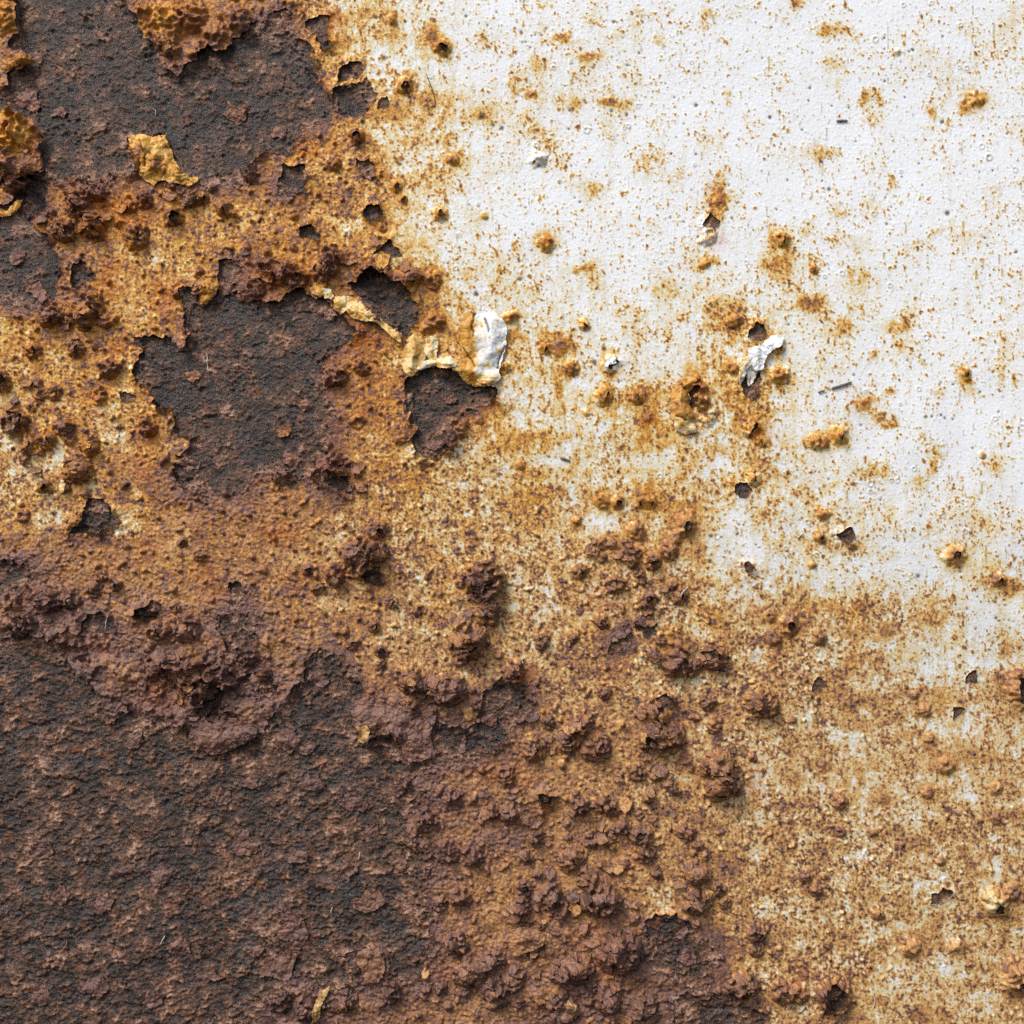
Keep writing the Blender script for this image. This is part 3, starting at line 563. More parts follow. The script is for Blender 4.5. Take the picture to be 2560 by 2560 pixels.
# in the melting stretches the bare steel still carries crust
me = MELT * np.exp(-np.clip(-SD, 0, None) / 34)
HB += me * 6.5
HB = np.where(MELT > .02, np.minimum(HB, H - 1.0 + 3 * (1 - me)), HB)
BROWN += me * .34
# chips and burst blisters are shallow: their floor follows the blister
small = (HID >= 0) & (BIG[np.clip(HID, 0, None)] < 72) & (SD < 12)
HB = np.where(small, np.maximum(H0 - 4.2 + .80 * HBL + .9 * r4 + .8 * r5 + .8 * r3, HB), HB)
HB = np.minimum(HB, np.where(SD > -2, H - 1.8, 1e3))
BROWN = np.where(small, BROWN * .7 + .22 + .16 * r3, BROWN)
BROWN = BROWN * 1.0
# the paint film never sinks into the steel
H = np.maximum(H, HB + 1.0)
print('fields', round(time.time() - T0, 1))

def box_blur(A, n):
    c = np.cumsum(np.cumsum(np.pad(A.astype(np.float64), ((n + 1, n), (n + 1, n)), mode='edge'), 0), 1)
    k = 2 * n + 1
    return ((c[k:, k:] - c[:-k, k:] - c[k:, :-k] + c[:-k, :-k]) / (k * k)).astype(np.float32)
H += np.clip(.5 * (H - box_blur(H, 2)), -2, 2) * (SD > 4)
HB += .7 * (HB - box_blur(HB, 2)) * (SD < -4)
C += .45 * (C - box_blur(C, 1)) + .2 * (C - box_blur(C, 4))

# snap film vertices to the outline of the holes
gyd, gxd = np.gradient(SD, STEP)
near = np.abs(SD) < STEP * 1.1
gl = np.maximum(np.hypot(gxd, gyd), .3)
UF = np.where(near, U - SD * gxd / gl * .9, U); VF = np.where(near, V - SD * gyd / gl * .9, V)
UF = np.clip(UF, U - STEP * .48, U + STEP * .48); VF = np.clip(VF, V - STEP * .48, V + STEP * .48)

# ------------------------------------------------------------------ materials
def lin(c):
    return tuple(((x / 255) / 12.92 if x / 255 <= .04045 else ((x / 255 + .055) / 1.055) ** 2.4) for x in c) + (1.0,)

def ramp(nt, stops, x, y):
    r = nt.nodes.new('ShaderNodeValToRGB'); r.location = (x, y)
    e = r.color_ramp.elements
    while len(e) < len(stops): e.new(1.0)
    for el, (p, c) in zip(e, stops): el.position = p; el.color = lin(c)
    return r

def noise(nt, coord, scale, detail=3, rough=.6):
    n = nt.nodes.new('ShaderNodeTexNoise'); n.inputs['Scale'].default_value = scale
    n.inputs['Detail'].default_value = detail; n.inputs['Roughness'].default_value = rough
    nt.links.new(coord, n.inputs['Vector']); return n.outputs['Fac']

def math_n(nt, op, a, b, c=None, clamp=False):
    m = nt.nodes.new('ShaderNodeMath'); m.operation = op; m.use_clamp = clamp
    for i, q in enumerate((a, b, c)):
        if q is None: continue
        if isinstance(q, (int, float)): m.inputs[i].default_value = q
        else: nt.links.new(q, m.inputs[i])
    return m.outputs[0]

def mix(nt, f, a, b):
    m = nt.nodes.new('ShaderNodeMix'); m.data_type = 'RGBA'
    for s, q in ((m.inputs[0], f), (m.inputs[6], a), (m.inputs[7], b)):
        if isinstance(q, (int, float, tuple)): s.default_value = q
        else: nt.links.new(q, s)
    return m.outputs[2]

def new_mat(name):
    m = bpy.data.materials.new(name); m.use_nodes = True
    nt = m.node_tree; b = nt.nodes['Principled BSDF']
    tc = nt.nodes.new('ShaderNodeTexCoord'); geo = nt.nodes.new('ShaderNodeNewGeometry')
    return m, nt, b, geo.outputs['Position']

def attr(nt, name):
    a = nt.nodes.new('ShaderNodeAttribute'); a.attribute_name = name
    s = nt.nodes.new('ShaderNodeSeparateColor'); nt.links.new(a.outputs['Color'], s.inputs[0])
    return [s.outputs[0], s.outputs[1], s.outputs[2], a.outputs['Alpha']]

PAINT_STOPS = [(.0, (224, 227, 231)), (.14, (221, 223, 224)), (.22, (213, 208, 190)), (.30, (211, 189, 139)), (.385, (202, 158, 91)),
               (.49, (180, 128, 71)), (.59, (151, 105, 68)), (.71, (124, 88, 74)), (.84, (94, 67, 59)), (1., (58, 43, 39))]
def paint_mat():
    m, nt, b, pos = new_mat('rusting_white_paint')
    w = attr(nt, 'wear')
    nf = noise(nt, pos, 900, 4, .65); nm = noise(nt, pos, 330, 3, .6)
    amp = math_n(nt, 'MULTIPLY_ADD', w[0], .36, .02)
    c = math_n(nt, 'ADD', w[0], math_n(nt, 'MULTIPLY', math_n(nt, 'SUBTRACT', nf, .5), amp))
    c = math_n(nt, 'ADD', c, math_n(nt, 'MULTIPLY', math_n(nt, 'SUBTRACT', nm, .5), math_n(nt, 'MULTIPLY', amp, .8)))
    r = ramp(nt, PAINT_STOPS, 0, 0); nt.links.new(c, r.inputs[0])
    col = r.outputs[0]
    ora = math_n(nt, 'MULTIPLY', w[1], math_n(nt, 'MULTIPLY_ADD', nm, 2.4, -.55, clamp=True), clamp=True)
    col = mix(nt, math_n(nt, 'MULTIPLY', ora, .8), col, lin((172, 92, 28)))
    hs = nt.nodes.new('ShaderNodeHueSaturation'); nt.links.new(col, hs.inputs['Color'])
    nt.links.new(math_n(nt, 'MULTIPLY_ADD', w[3], .14, .97), hs.inputs['Saturation'])
    nt.links.new(math_n(nt, 'MULTIPLY_ADD', w[3], .16, 1.0), hs.inputs['Value'])
    col = hs.outputs[0]
    # purple cast on the oldest crust
    pur = noise(nt, pos, 95, 3, .6)
    pf = math_n(nt, 'MULTIPLY', math_n(nt, 'MULTIPLY_ADD', pur, 3.0, -1.2, clamp=True), math_n(nt, 'MULTIPLY_ADD', w[0], 3.0, -1.6, clamp=True))
    col = mix(nt, math_n(nt, 'MULTIPLY', pf, .45), col, lin((122, 92, 90)))
    # pepper of fine dark specks
    pe = noise(nt, pos, 1500, 2, .5)
    pa = math_n(nt, 'MULTIPLY_ADD', w[0], 2.2, -.15, clamp=True)
    pd = math_n(nt, 'MULTIPLY', math_n(nt, 'MULTIPLY_ADD', pe, 9.0, -5.0, clamp=True), pa)
    col = mix(nt, math_n(nt, 'MULTIPLY', pd, .6), col, lin((88, 58, 50)))
    pw = math_n(nt, 'MULTIPLY_ADD', noise(nt, pos, 1250, 2, .5), 14.0, -9.4, clamp=True)
    col = mix(nt, math_n(nt, 'MULTIPLY', pw, math_n(nt, 'SUBTRACT', .55, pa, clamp=True)), col, lin((150, 140, 122)))
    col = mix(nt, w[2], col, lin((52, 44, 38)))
    nt.links.new(col, b.inputs['Base Color'])
    ro = nt.nodes.new('ShaderNodeMapRange'); nt.links.new(w[0], ro.inputs[0])
    ro.inputs[1].default_value = .2; ro.inputs[2].default_value = .75; ro.inputs[3].default_value = .55; ro.inputs[4].default_value = .33
    nt.links.new(ro.outputs[0], b.inputs['Roughness'])
    b.inputs['Specular IOR Level'].default_value = .45
    bp = nt.nodes.new('ShaderNodeBump'); bp.inputs['Distance'].default_value = .0012
    st = math_n(nt, 'MULTIPLY_ADD', w[0], 1.2, .10, clamp=True); nt.links.new(st, bp.inputs['Strength'])
    hh = math_n(nt, 'ADD', math_n(nt, 'MULTIPLY', nf, .55), math_n(nt, 'MULTIPLY', nm, .6)); nt.links.new(hh, bp.inputs['Height'])
    nt.links.new(bp.outputs[0], b.inputs['Normal'])
    return m

def rust_mat():
    m, nt, b, pos = new_mat('bare_rusted_steel')
    w = attr(nt, 'wear')
    nf = noise(nt, pos, 800, 5, .7); nm = noise(nt, pos, 300, 4, .65)
    c = math_n(nt, 'ADD', w[0], math_n(nt, 'MULTIPLY', math_n(nt, 'SUBTRACT', nf, .5), 1.1))
    c = math_n(nt, 'ADD', c, math_n(nt, 'MULTIPLY', math_n(nt, 'SUBTRACT', nm, .5), 1.0))
    r = ramp(nt, [(0., (42, 34, 30)), (.22, (60, 46, 38)), (.42, (82, 59, 45)), (.6, (106, 73, 53)), (.8, (130, 93, 70)), (1., (172, 136, 114))], 0, 0)
    nt.links.new(c, r.inputs[0]); col = r.outputs[0]
    bl = math_n(nt, 'MULTIPLY', w[2], math_n(nt, 'MULTIPLY_ADD', nm, 3.0, -1.1, clamp=True))
    col = mix(nt, math_n(nt, 'MULTIPLY', bl, .22), col, lin((92, 90, 92)))
    col = mix(nt, w[1], col, lin((160, 88, 38)))
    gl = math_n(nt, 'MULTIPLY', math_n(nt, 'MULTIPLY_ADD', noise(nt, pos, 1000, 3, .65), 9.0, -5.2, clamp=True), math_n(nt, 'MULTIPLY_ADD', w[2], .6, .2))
    col = mix(nt, math_n(nt, 'MULTIPLY', gl, .8), col, lin((150, 148, 154)))  # sparkling glints painted into the base colour as fine pale specks
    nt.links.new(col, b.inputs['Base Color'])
    nt.links.new(math_n(nt, 'MULTIPLY_ADD', noise(nt, pos, 1400, 2), -1.0, .82, clamp=True), b.inputs['Roughness'])
    b.inputs['Specular IOR Level'].default_value = .5
    bp = nt.nodes.new('ShaderNodeBump'); bp.inputs['Distance'].default_value = .0018; bp.inputs['Strength'].default_value = .9
    hh = math_n(nt, 'ADD', math_n(nt, 'MULTIPLY', nf, .6), math_n(nt, 'MULTIPLY', nm, .6)); nt.links.new(hh, bp.inputs['Height'])
    nt.links.new(bp.outputs[0], b.inputs['Normal'])
    return m

def plain_mat(name, rgb, rough=.6, sc_=2000.0, var=.25):
    m, nt, b, pos = new_mat(name)
    nf = noise(nt, pos, sc_, 3)
    dark = tuple(int(x * (1 - var)) for x in rgb)
    nt.links.new(mix(nt, nf, lin(dark), lin(rgb)), b.inputs['Base Color'])
    b.inputs['Roughness'].default_value = rough
    return m

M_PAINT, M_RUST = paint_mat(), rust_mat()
M_STEEL = plain_mat('dark_steel', (58, 50, 46), .6, 300)

# ------------------------------------------------------------------ mesh tools
root = bpy.data.objects.new('metal_sheet', None)
root.empty_display_size = .05
COL.objects.link(root)
root['label'] = 'white painted steel sheet, rusted brown and peeling to bare dark metal on its left side'
root['category'] = 'metal sheet'

def mesh_obj(name, co, faces, wear, mat, parent, label=None, smooth=True, flat_from=None):
    """co (n,3) float, faces: (m,4) int quads"""
    me = bpy.data.meshes.new(name)
    n, m = len(co), len(faces)
    me.vertices.add(n); me.vertices.foreach_set('co', np.ascontiguousarray(co, np.float32).ravel())
    me.loops.add(m * 4); me.loops.foreach_set('vertex_index', np.ascontiguousarray(faces, np.int32).ravel())
    me.polygons.add(m)
    me.polygons.foreach_set('loop_start', np.arange(0, m * 4, 4, dtype=np.int32))
    me.update(calc_edges=True)
    if smooth:
        sm_ = np.ones(m, bool)
        if flat_from is not None: sm_[flat_from:] = False
        me.polygons.foreach_set('use_smooth', sm_)
    if wear is not None:
        at = me.attributes.new('wear', 'FLOAT_COLOR', 'POINT')
        wr = np.ones((n, 4), np.float32); wr[:, :wear.shape[1]] = wear
        at.data.foreach_set('color', wr.ravel())
    me.materials.append(mat)
    o = bpy.data.objects.new(name, me)
    COL.objects.link(o); o.parent = parent
    if label: o['label'] = label
    return o

def coords(u, v, h):
    return np.stack([(u - 1280.0) * S, -h * S, (HI - v) * S + ZB], -1)

idx = np.arange(N * N, dtype=np.int32).reshape(N, N)
QUAD = np.stack([idx[:-1, :-1], idx[1:, :-1], idx[1:, 1:], idx[:-1, 1:]], -1)   # faces towards -Y
cell = lambda A: .25 * (A[:-1, :-1] + A[1:, :-1] + A[1:, 1:] + A[:-1, 1:])
SDc = cell(SD)
keep = SDc > 0
BIDc = BID[:-1, :-1]
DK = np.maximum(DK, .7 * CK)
YEL = np.clip(1 - (V - 950) / 700 + .5 * nA, 0, 1)
WEAR = np.stack([np.clip(C / 10, 0, 1), np.clip(OR, 0, 1), np.clip(DK, 0, 1), YEL], -1).reshape(-1, 4).astype(np.float32)
COF = coords(UF, VF, H).reshape(-1, 3).astype(np.float32)

# rim of the paint film along the holes: edge quads hanging down from it
RIM_T = 3.0
own = np.where(keep, BIDc, -2)
def rim_quads():
    out_f, out_o = [], []
    k = keep
    # vertical edges between cell (j,i) and (j,i+1)
    j, i = np.nonzero(k[:, :-1] & ~k[:, 1:]); out_f.append(np.stack([idx[j, i + 1], idx[j + 1, i + 1]], -1)[:, ::-1]); out_o.append(own[j, i])
    j, i = np.nonzero(~k[:, :-1] & k[:, 1:]); out_f.append(np.stack([idx[j, i + 1], idx[j + 1, i + 1]], -1)); out_o.append(own[j, i + 1])
    j, i = np.nonzero(k[:-1, :] & ~k[1:, :]); out_f.append(np.stack([idx[j + 1, i], idx[j + 1, i + 1]], -1)); out_o.append(own[j, i])
    j, i = np.nonzero(~k[:-1, :] & k[1:, :]); out_f.append(np.stack([idx[j + 1, i], idx[j + 1, i + 1]], -1)[:, ::-1]); out_o.append(own[j + 1, i])
    return np.concatenate(out_f), np.concatenate(out_o)
RE, RO = rim_quads()

def film_part(name, oid, label=None):
    f = QUAD[own == oid]
    if len(f) == 0: return None
    e = RE[RO == oid]
    vid, inv = np.unique(f.ravel(), return_inverse=True)
    lut = np.full(N * N, -1, np.int32); 
    lut[vid] = np.arange(len(vid), dtype=np.int32)
    fl = inv.reshape(-1, 4)
    co = COF[vid]; wr = WEAR[vid]; nf_ = len(fl)
    if len(e):
        rv, rinv = np.unique(e.ravel(), return_inverse=True)
        e2 = rinv.reshape(-1, 2) + len(vid)
        low = COF[rv].copy(); low[:, 1] += RIM_T * S
        co = np.concatenate([co, low]); wr = np.concatenate([wr, WEAR[rv]])
        el = lut[e]
        fl = np.concatenate([fl, np.stack([el[:, 0], el[:, 1], e2[:, 1], e2[:, 0]], -1)])
    return mesh_obj(name, co, fl, wr, M_PAINT, root, label, flat_from=nf_)

film_part('paint_film', -1, 'paint film running from clean white on the right through ochre stain to brown crust')
KNAME = {'b': 'blister', 'c': 'burst_blister', 'k': 'cracked_blister', 'n': 'rust_nodule', 'w': 'paint_blister', 'W': 'cracked_blister',
         'f': 'rust_spot', 'H': 'cracked_blister', 'K': 'cracked_blister', 'T': 'burst_blister', 'D': 'blister'}
for bi, (u, v, r, k) in enumerate(BL):
    film_part(KNAME[k], bi)
print('film', round(time.time() - T0, 1))

# bare steel under the holes
steel_y0 = 26.0
COB = coords(U, V, HB).reshape(-1, 3).astype(np.float32)
WEARB = np.stack([np.clip(BROWN, 0, 1), BOR, BBL], -1).reshape(-1, 3).astype(np.float32)
plate_co = []
for h in (-steel_y0 - 14, -steel_y0):
    for (u, v) in ((LO, LO), (HI, LO), (HI, HI), (LO, HI)): plate_co.append(P(u, v, h))
plate = mesh_obj('steel_plate', np.array(plate_co), np.array([[0, 1, 2, 3], [7, 6, 5, 4], [0, 4, 5, 1], [1, 5, 6, 2], [2, 6, 7, 3], [3, 7, 4, 0]]), None, M_STEEL, root, smooth=False)
under = (SDc < 14) 
HIDc = HID[:-1, :-1]
bid = np.where(under, HIDc, -1)
order = np.argsort(bid.ravel(), kind='stable')
bs = bid.ravel()[order]
cuts = np.searchsorted(bs, np.arange(len(HOLES) + 1))
QF = QUAD.reshape(-1, 4)
for hi in range(len(HOLES)):
    f = QF[order[cuts[hi]:cuts[hi + 1]]]
    if len(f) == 0: continue
    vid, inv = np.unique(f.ravel(), return_inverse=True)
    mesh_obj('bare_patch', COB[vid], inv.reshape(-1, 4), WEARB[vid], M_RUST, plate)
print('bare', round(time.time() - T0, 1))

# ------------------------------------------------------------------ loose flakes of paint and crust that stand off the sheet
def sample(A, u, v):
    i = np.clip(((u - LO) / STEP).astype(int), 0, N - 1); j = np.clip(((v - LO) / STEP).astype(int), 0, N - 1)
    return A[j, i]
HTOP = box_blur(np.where(SD > 0, H, HB).astype(np.float64), 4).astype(np.float32)

def flake(poly, rise, dome, cdelta, name='paint_flake', label=None, cset=None, fold=0.0, seed=0, tilt=(0, 0), fine=2.0, folds=(), crumple=1.0, cracks=(), tone=None, warp=1.0):
    poly = pts(poly); p = np.array(poly)
    u0, v0, u1, v1 = p[:, 0].min() - 6, p[:, 1].min() - 6, p[:, 0].max() + 6, p[:, 1].max() + 6
    nu, nv = int((u1 - u0) / fine) + 1, int((v1 - v0) / fine) + 1
    uu, vv = np.meshgrid(np.linspace(u0, u1, nu, dtype=np.float32), np.linspace(v0, v1, nv, dtype=np.float32))
    wu = uu + warp * 3.0 * perlin(uu, vv, 17, 17, 300 + seed) + 1.5 * perlin(uu, vv, 7, 7, 301 + seed)
    wv = vv + warp * 3.0 * perlin(uu, vv, 17, 17, 302 + seed) + 1.5 * perlin(uu, vv, 7, 7, 303 + seed)
    sd = poly_sd(wu, wv, poly)
    sdm = max(6.0, -sd.min())
    ins = np.clip(-sd / sdm, 0, 1)
    cu, cv = p[:, 0].mean(), p[:, 1].mean()
    h = sample(HTOP, uu, vv) + rise + .8 * dome * ins ** .8 + 3.5 * np.exp(sd / 5.0) + tilt[0] * (uu - cu) / 30 + tilt[1] * (vv - cv) / 30
    h += 3.6 * perlin(uu, vv, 34, 34, 310 + seed) + crumple * 2.6 * perlin(uu, vv, 17, 17, 311 + seed) + crumple * 1.2 * perlin(uu, vv, 8, 8, 312 + seed) - crumple * 2.4 * (1 - sstep(0, .12, np.abs(perlin(uu, vv, 30, 30, 314 + seed))))
    h += fold * (1 - np.abs(perlin(uu, vv, 30, 60, 313 + seed))) 
    if cset is not None and cset > 5.3:
        gg = perlin(uu, vv, 11, 11, 340 + seed); h += 1.8 * np.maximum(gg, -.3) + 1.1 * perlin(uu, vv, 6.5, 6.5, 341 + seed)
    for (fu, fv, gu, gv, fh, fw) in folds:           # creases: line, height, width
        ex, ey = gu - fu, gv - fv
        t = np.clip(((uu - fu) * ex + (vv - fv) * ey) / (ex * ex + ey * ey), 0, 1)
        h += fh * np.exp(-(np.hypot(uu - fu - ex * t, vv - fv - ey * t) / fw) ** 2)
    dkx = np.zeros_like(uu)
    for line in cracks:
        line = pts(line)
        for (fu, fv), (gu, gv) in zip(line[:-1], line[1:]):
            ex, ey = gu - fu, gv - fv
            t = np.clip(((wu - fu) * ex + (wv - fv) * ey) / (ex * ex + ey * ey), 0, 1)
            dd = np.hypot(wu - fu - ex * t, wv - fv - ey * t)
            dkx = np.maximum(dkx, np.exp(-(dd / 2.2) ** 2))
    h -= 6.0 * dkx
    gv_, gu_ = np.gradient(sd, float(vv[1, 0] - vv[0, 0]), float(uu[0, 1] - uu[0, 0]))
    nr = np.abs(sd) < fine * 1.1
    uu2 = np.where(nr, uu - np.clip(sd * gu_, -fine * .45, fine * .45), uu); vv2 = np.where(nr, vv - np.clip(sd * gv_, -fine * .45, fine * .45), vv)
    k = .25 * (sd[:-1, :-1] + sd[1:, :-1] + sd[1:, 1:] + sd[:-1, 1:]) < 0
    ii = np.arange(nu * nv, dtype=np.int32).reshape(nv, nu)
    q = np.stack([ii[:-1, :-1], ii[1:, :-1], ii[1:, 1:], ii[:-1, 1:]], -1)[k]
    if len(q) == 0: return None
    vid, inv = np.unique(q.ravel(), return_inverse=True); q = inv.reshape(-1, 4)
    cc = (sample(C, uu, vv) if cset is None else cset + .7 * perlin(uu, vv, 30, 40, 320 + seed) + .7 * perlin(uu, vv, 9, 9, 321 + seed) + np.clip((perlin(uu, vv, 14, 14, 322 + seed) - .35) * 5, 0, 2.2)) + cdelta
    if tone is not None: cc = cc + tone(uu + 6 * perlin(uu, vv, 25, 25, 330 + seed), vv)
    wr = np.stack([np.clip(cc / 10, 0, 1), sample(OR, uu, vv) * .5, np.maximum(sample(DK, uu, vv) * .3, .9 * dkx), sample(YEL, uu, vv)], -1).reshape(-1, 4)[vid]
    top = coords(uu2, vv2, h).reshape(-1, 3)[vid]
    low = top.copy(); low[:, 1] += 2.2 * S
    n = len(vid)
    # rim
    ed = np.concatenate([q[:, [0, 1]], q[:, [1, 2]], q[:, [2, 3]], q[:, [3, 0]]])
    key = np.sort(ed, 1); kk = key[:, 0].astype(np.int64) * n + key[:, 1]
    _, first, cnt = np.unique(kk, return_index=True, return_counts=True)
    be = ed[first[cnt == 1]]
    rim = np.stack([be[:, 1], be[:, 0], be[:, 0] + n, be[:, 1] + n], -1)
    faces = np.concatenate([q, q[:, ::-1] + n, rim])
    return mesh_obj(name, np.concatenate([top, low]), faces, np.concatenate([wr, np.minimum(wr + [.12, 0, 0, 0], 1)]), M_PAINT, root, label, flat_from=len(q))

F = [
 # outline, rise, dome, cdelta, cset, label, folds
 ("1010 880 1020 850 1035 835 1050 845 1062 850 1070 880 1060 905 1050 925 1030 945 1010 930 1003 910", 4, 12, 0, 3.5, None, ((1035, 850, 1030, 920, 7, 9),)),
 ("1062 848 1090 838 1097 870 1090 900 1072 905 1062 880", 5, 9, 0, 3.0, None, ()),
 ("1040 925 1060 905 1090 898 1125 893 1150 912 1135 922 1115 922 1090 916 1070 920 1050 928", 6, 8, 0, 2.5, 'pale lip of paint hanging over the bare patch', ()),
 ("1125 893 1160 905 1190 930 1210 945 1235 962 1222 968 1195 968 1165 957 1145 932 1130 915", 5, 7, 0, 3.6, None, ()),
 ("778 722 800 705 818 712 820 735 805 745 782 738", 5, 8, 0, 4.0, None, ()),
 ("806 722 830 725 838 745 828 752 812 746", 6, 7, 0, 2.8, 'small pale grey chip on the torn strip', ()),
 ("830 745 870 740 892 750 930 778 965 808 1000 835 1005 862 988 850 968 832 950 812 925 806 900 802 880 795 868 778 852 788 838 772", 4, 8, 0, 3.2, 'long tan strip of paint curling between two bare patches', ((850, 755, 985, 845, 5, 8),)),
 ("1868 872 1885 866 1915 864 1926 880 1912 900 1907 925 1890 931 1878 916 1868 896", 8, 8, 0, .8, 'bright white flake peeling over the dark burst blister', ((1890, 868, 1890, 925, 4, 8),)),
 ("1845 905 1870 890 1880 905 1868 925 1858 950 1850 968 1846 940", 5, 6, 0, 2.6, None, ()),
 ("650 2450 665 2440 690 2445 715 2455 730 2440 738 2400 750 2380 720 2372 690 2388 660 2405 648 2430", 5, 8, .2, 7.0, 'jagged brown crust flake low in the dark patch', ()),
 ("898 2368 930 2355 956 2378 964 2402 960 2440 940 2456 910 2450 905 2420 890 2400", 5, 8, 0, 6.4, None, ()),
 ("788 2505 800 2475 826 2463 820 2482 806 2508 801 2542 786 2552 784 2525", 7, 7, 0, 4.0, 'narrow tan sliver of paint at the lower edge', ()),
 ("1268 2322 1300 2312 1340 2312 1362 2335 1357 2358 1336 2372 1310 2376 1296 2388 1278 2382 1264 2350", 8, 12, 0, 5.8, 'pale pinkish crust flake overhanging a black hollow', ((1290, 2330, 1345, 2345, 5, 14),)),
 ("890 1760 905 1748 940 1765 975 1755 1000 1738 1022 1760 1040 1780 1062 1800 1087 1810 1077 1840 1090 1890 1050 1902 1022 1900 1002 1860 990 1842 960 1842 930 1832 905 1832 880 1812 884 1780", 4, 10, 0, 7.0, 'large cracked sheet of purple brown crust', ((900, 1790, 1000, 1800, 5, 20),)),
 ("888 1812 905 1814 918 1808 929 1822 923 1845 911 1859 894 1853 900 1832", 9, 6, 0, 4.4, 'small tan chip sticking out from the brown crust', ()),
 ("1080 1710 1100 1694 1132 1694 1162 1715 1156 1737 1130 1742 1104 1746 1090 1730", 6, 9, 0, 6.8, None, ()),
 ("475 1822 510 1790 560 1790 600 1798 645 1808 648 1838 605 1862 560 1882 530 1887 500 1872 478 1848", 4, 9, 0, 7.2, 'brown crust shelf with a ragged lower lip', ()),
 ("980 1106 988 1085 1010 1068 1036 1060 1047 1068 1036 1086 1020 1106 1000 1110", 6, 7, 0, 6.0, None, ()),
 ("1150 1768 1175 1765 1186 1780 1192 1800 1170 1802 1158 1785", 5, 6, 0, 5.0, None, ()),
 ("1422 2420 1440 2398 1480 2402 1488 2416 1462 2436 1440 2442 1428 2432", 8, 8, 0, 6.4, None, ()),
 ("1385 2520 1410 2503 1442 2508 1452 2530 1422 2546 1394 2542", 6, 9, 0, 6.8, None, ()),
 ("1708 2180 1735 2160 1772 2163 1778 2190 1756 2196 1732 2190 1720 2206", 8, 8, 0, 5.6, 'small pinkish flake throwing a dark shadow', ()),
 ("643 1686 668 1668 670 1686 655 1697", 6, 5, 0, 6.0, None, ()),
 ("500 700 520 690 545 692 548 720 540 740 518 762 500 752 505 730", 5, 8, 0, 5.0, None, ()),
 ("1000 700 1020 672 1048 672 1062 690 1050 700 1015 712", 5, 9, 0, 6.4, None, ()),
 ("935 640 950 630 978 640 972 665 955 680 942 668", 5, 8, 0, 4.2, None, ()),
 ("1190 1590 1210 1575 1215 1590 1198 1605", 8, 6, 0, 5.6, None, ()),
 ("1140 1592 1165 1580 1180 1592 1170 1618 1150 1615", 7, 9, 0, 5.8, None, ()),
 ("160 1325 180 1300 205 1280 206 1300 182 1322 172 1345", 6, 8, 0, 4.8, None, ()),
 ("190 1160 215 1150 232 1160 218 1190 195 1195 180 1180", 7, 8, 0, 5.8, None, ()),
 ("205 1110 225 1102 240 1108 230 1122 210 1128", 6, 6, 0, 4.6, None, ()),
 ("145 1205 165 1200 166 1230 152 1235", 6, 4, 0, 3.2, None, ()),
 ("1640 1790 1660 1770 1680 1775 1675 1795 1650 1802", 6, 6, 0, 5.2, None, ()),
 ("1600 1830 1615 1825 1612 1860 1600 1850", 6, 6, 0, 4.6, None, ()),
 ("1790 1890 1815 1865 1830 1895 1828 1925 1800 1920 1780 1910", 7, 9, 0, 5.4, None, ()),
 ("1768 1975 1790 1955 1818 1958 1820 1980 1795 1985", 7, 8, 0, 5.6, None, ()),
 ("690 1080 712 1070 730 1072 720 1090 700 1095", 4, 5, 0, 5.6, None, ()),
 ("835 1175 860 1165 875 1180 868 1192 845 1190", 6, 6, 0, 6.4, None, ()),
 ("20 525 45 500 60 495 50 520 25 540 -20 545 -20 520", 7, 7, 0, 4.2, None, ()),
 ("-20 395 60 385 110 395 105 430 70 445 40 440 -20 470", 5, 8, 0, 6.2, None, ()),
 ("10 155 40 150 75 140 92 155 80 168 45 172 15 180", 7, 8, 0, 5.2, None, ()),
 ("565 250 600 270 620 255 612 285 580 292", 3, 5, 0, 6.6, None, ()),
]
flake("1150 815 1158 795 1172 782 1192 775 1218 776 1242 786 1262 804 1270 830 1264 870 1256 905 1246 930 1253 946 1236 964 1218 957 1192 967 1166 958 1146 936 1130 918 1150 902 1158 885 1150 862 1147 838",
      5, 20, 0, 'paint_flake', 'large burst paint blister, cream on its left half and clean white on its right', 1.5, seed=5000, crumple=.45,
      folds=((1238, 800, 1232, 880, 7, 16), (1165, 815, 1168, 880, 6, 12), (1160, 925, 1235, 945, 5, 10), (1200, 860, 1215, 930, -5, 12)),
      cracks=("1188 788 1180 812 1184 842", "1262 868 1250 892 1244 922", "1160 872 1178 900 1188 918", "1215 800 1222 830"),
      tone=lambda x, y: 2.7 * (1 - sstep(-8, 10, x - (1188 + .02 * (y - 870)))) + 1.6 * sstep(925, 945, y))
flake("325 350 338 338 360 336 382 345 400 340 414 338 430 378 440 405 452 426 474 446 497 440 498 456 472 470 450 461 430 464 415 452 400 458 385 466 362 452 350 438 357 412 346 398 332 388",
      4, 20, 0, 'paint_flake', 'cream and purple brown flake standing up from the upper left dark patch', 3.8, seed=5160, crumple=1.3, cracks=("352 352 368 392 366 420",),
      folds=((362, 355, 372, 400, 9, 13), (420, 345, 480, 452, 8, 7), (395, 395, 385, 420, 11, 12)), tone=lambda x, y: 2.6 * np.exp(-((x - 350) / 16) ** 2 - ((y - 385) / 22) ** 2) + 2.4 * np.exp(-((x - 400) / 22) ** 2 - ((y - 415) / 20) ** 2))
flake("1690 957 1708 945 1738 944 1736 968 1718 984 1721 1010 1735 1034 1732 1056 1743 1080 1716 1088 1690 1076 1677 1042 1674 1002 1680 976", 3, 22, 0, 'paint_flake',
      'long tan blister split open down its right side', 4.4, seed=5040, crumple=.6, folds=((1700, 965, 1700, 1060, 6, 16),), cracks=("1690 1040 1712 1052", "1702 962 1712 975"),
      tone=lambda x, y: -1.6 * sstep(1020, 1075, y))
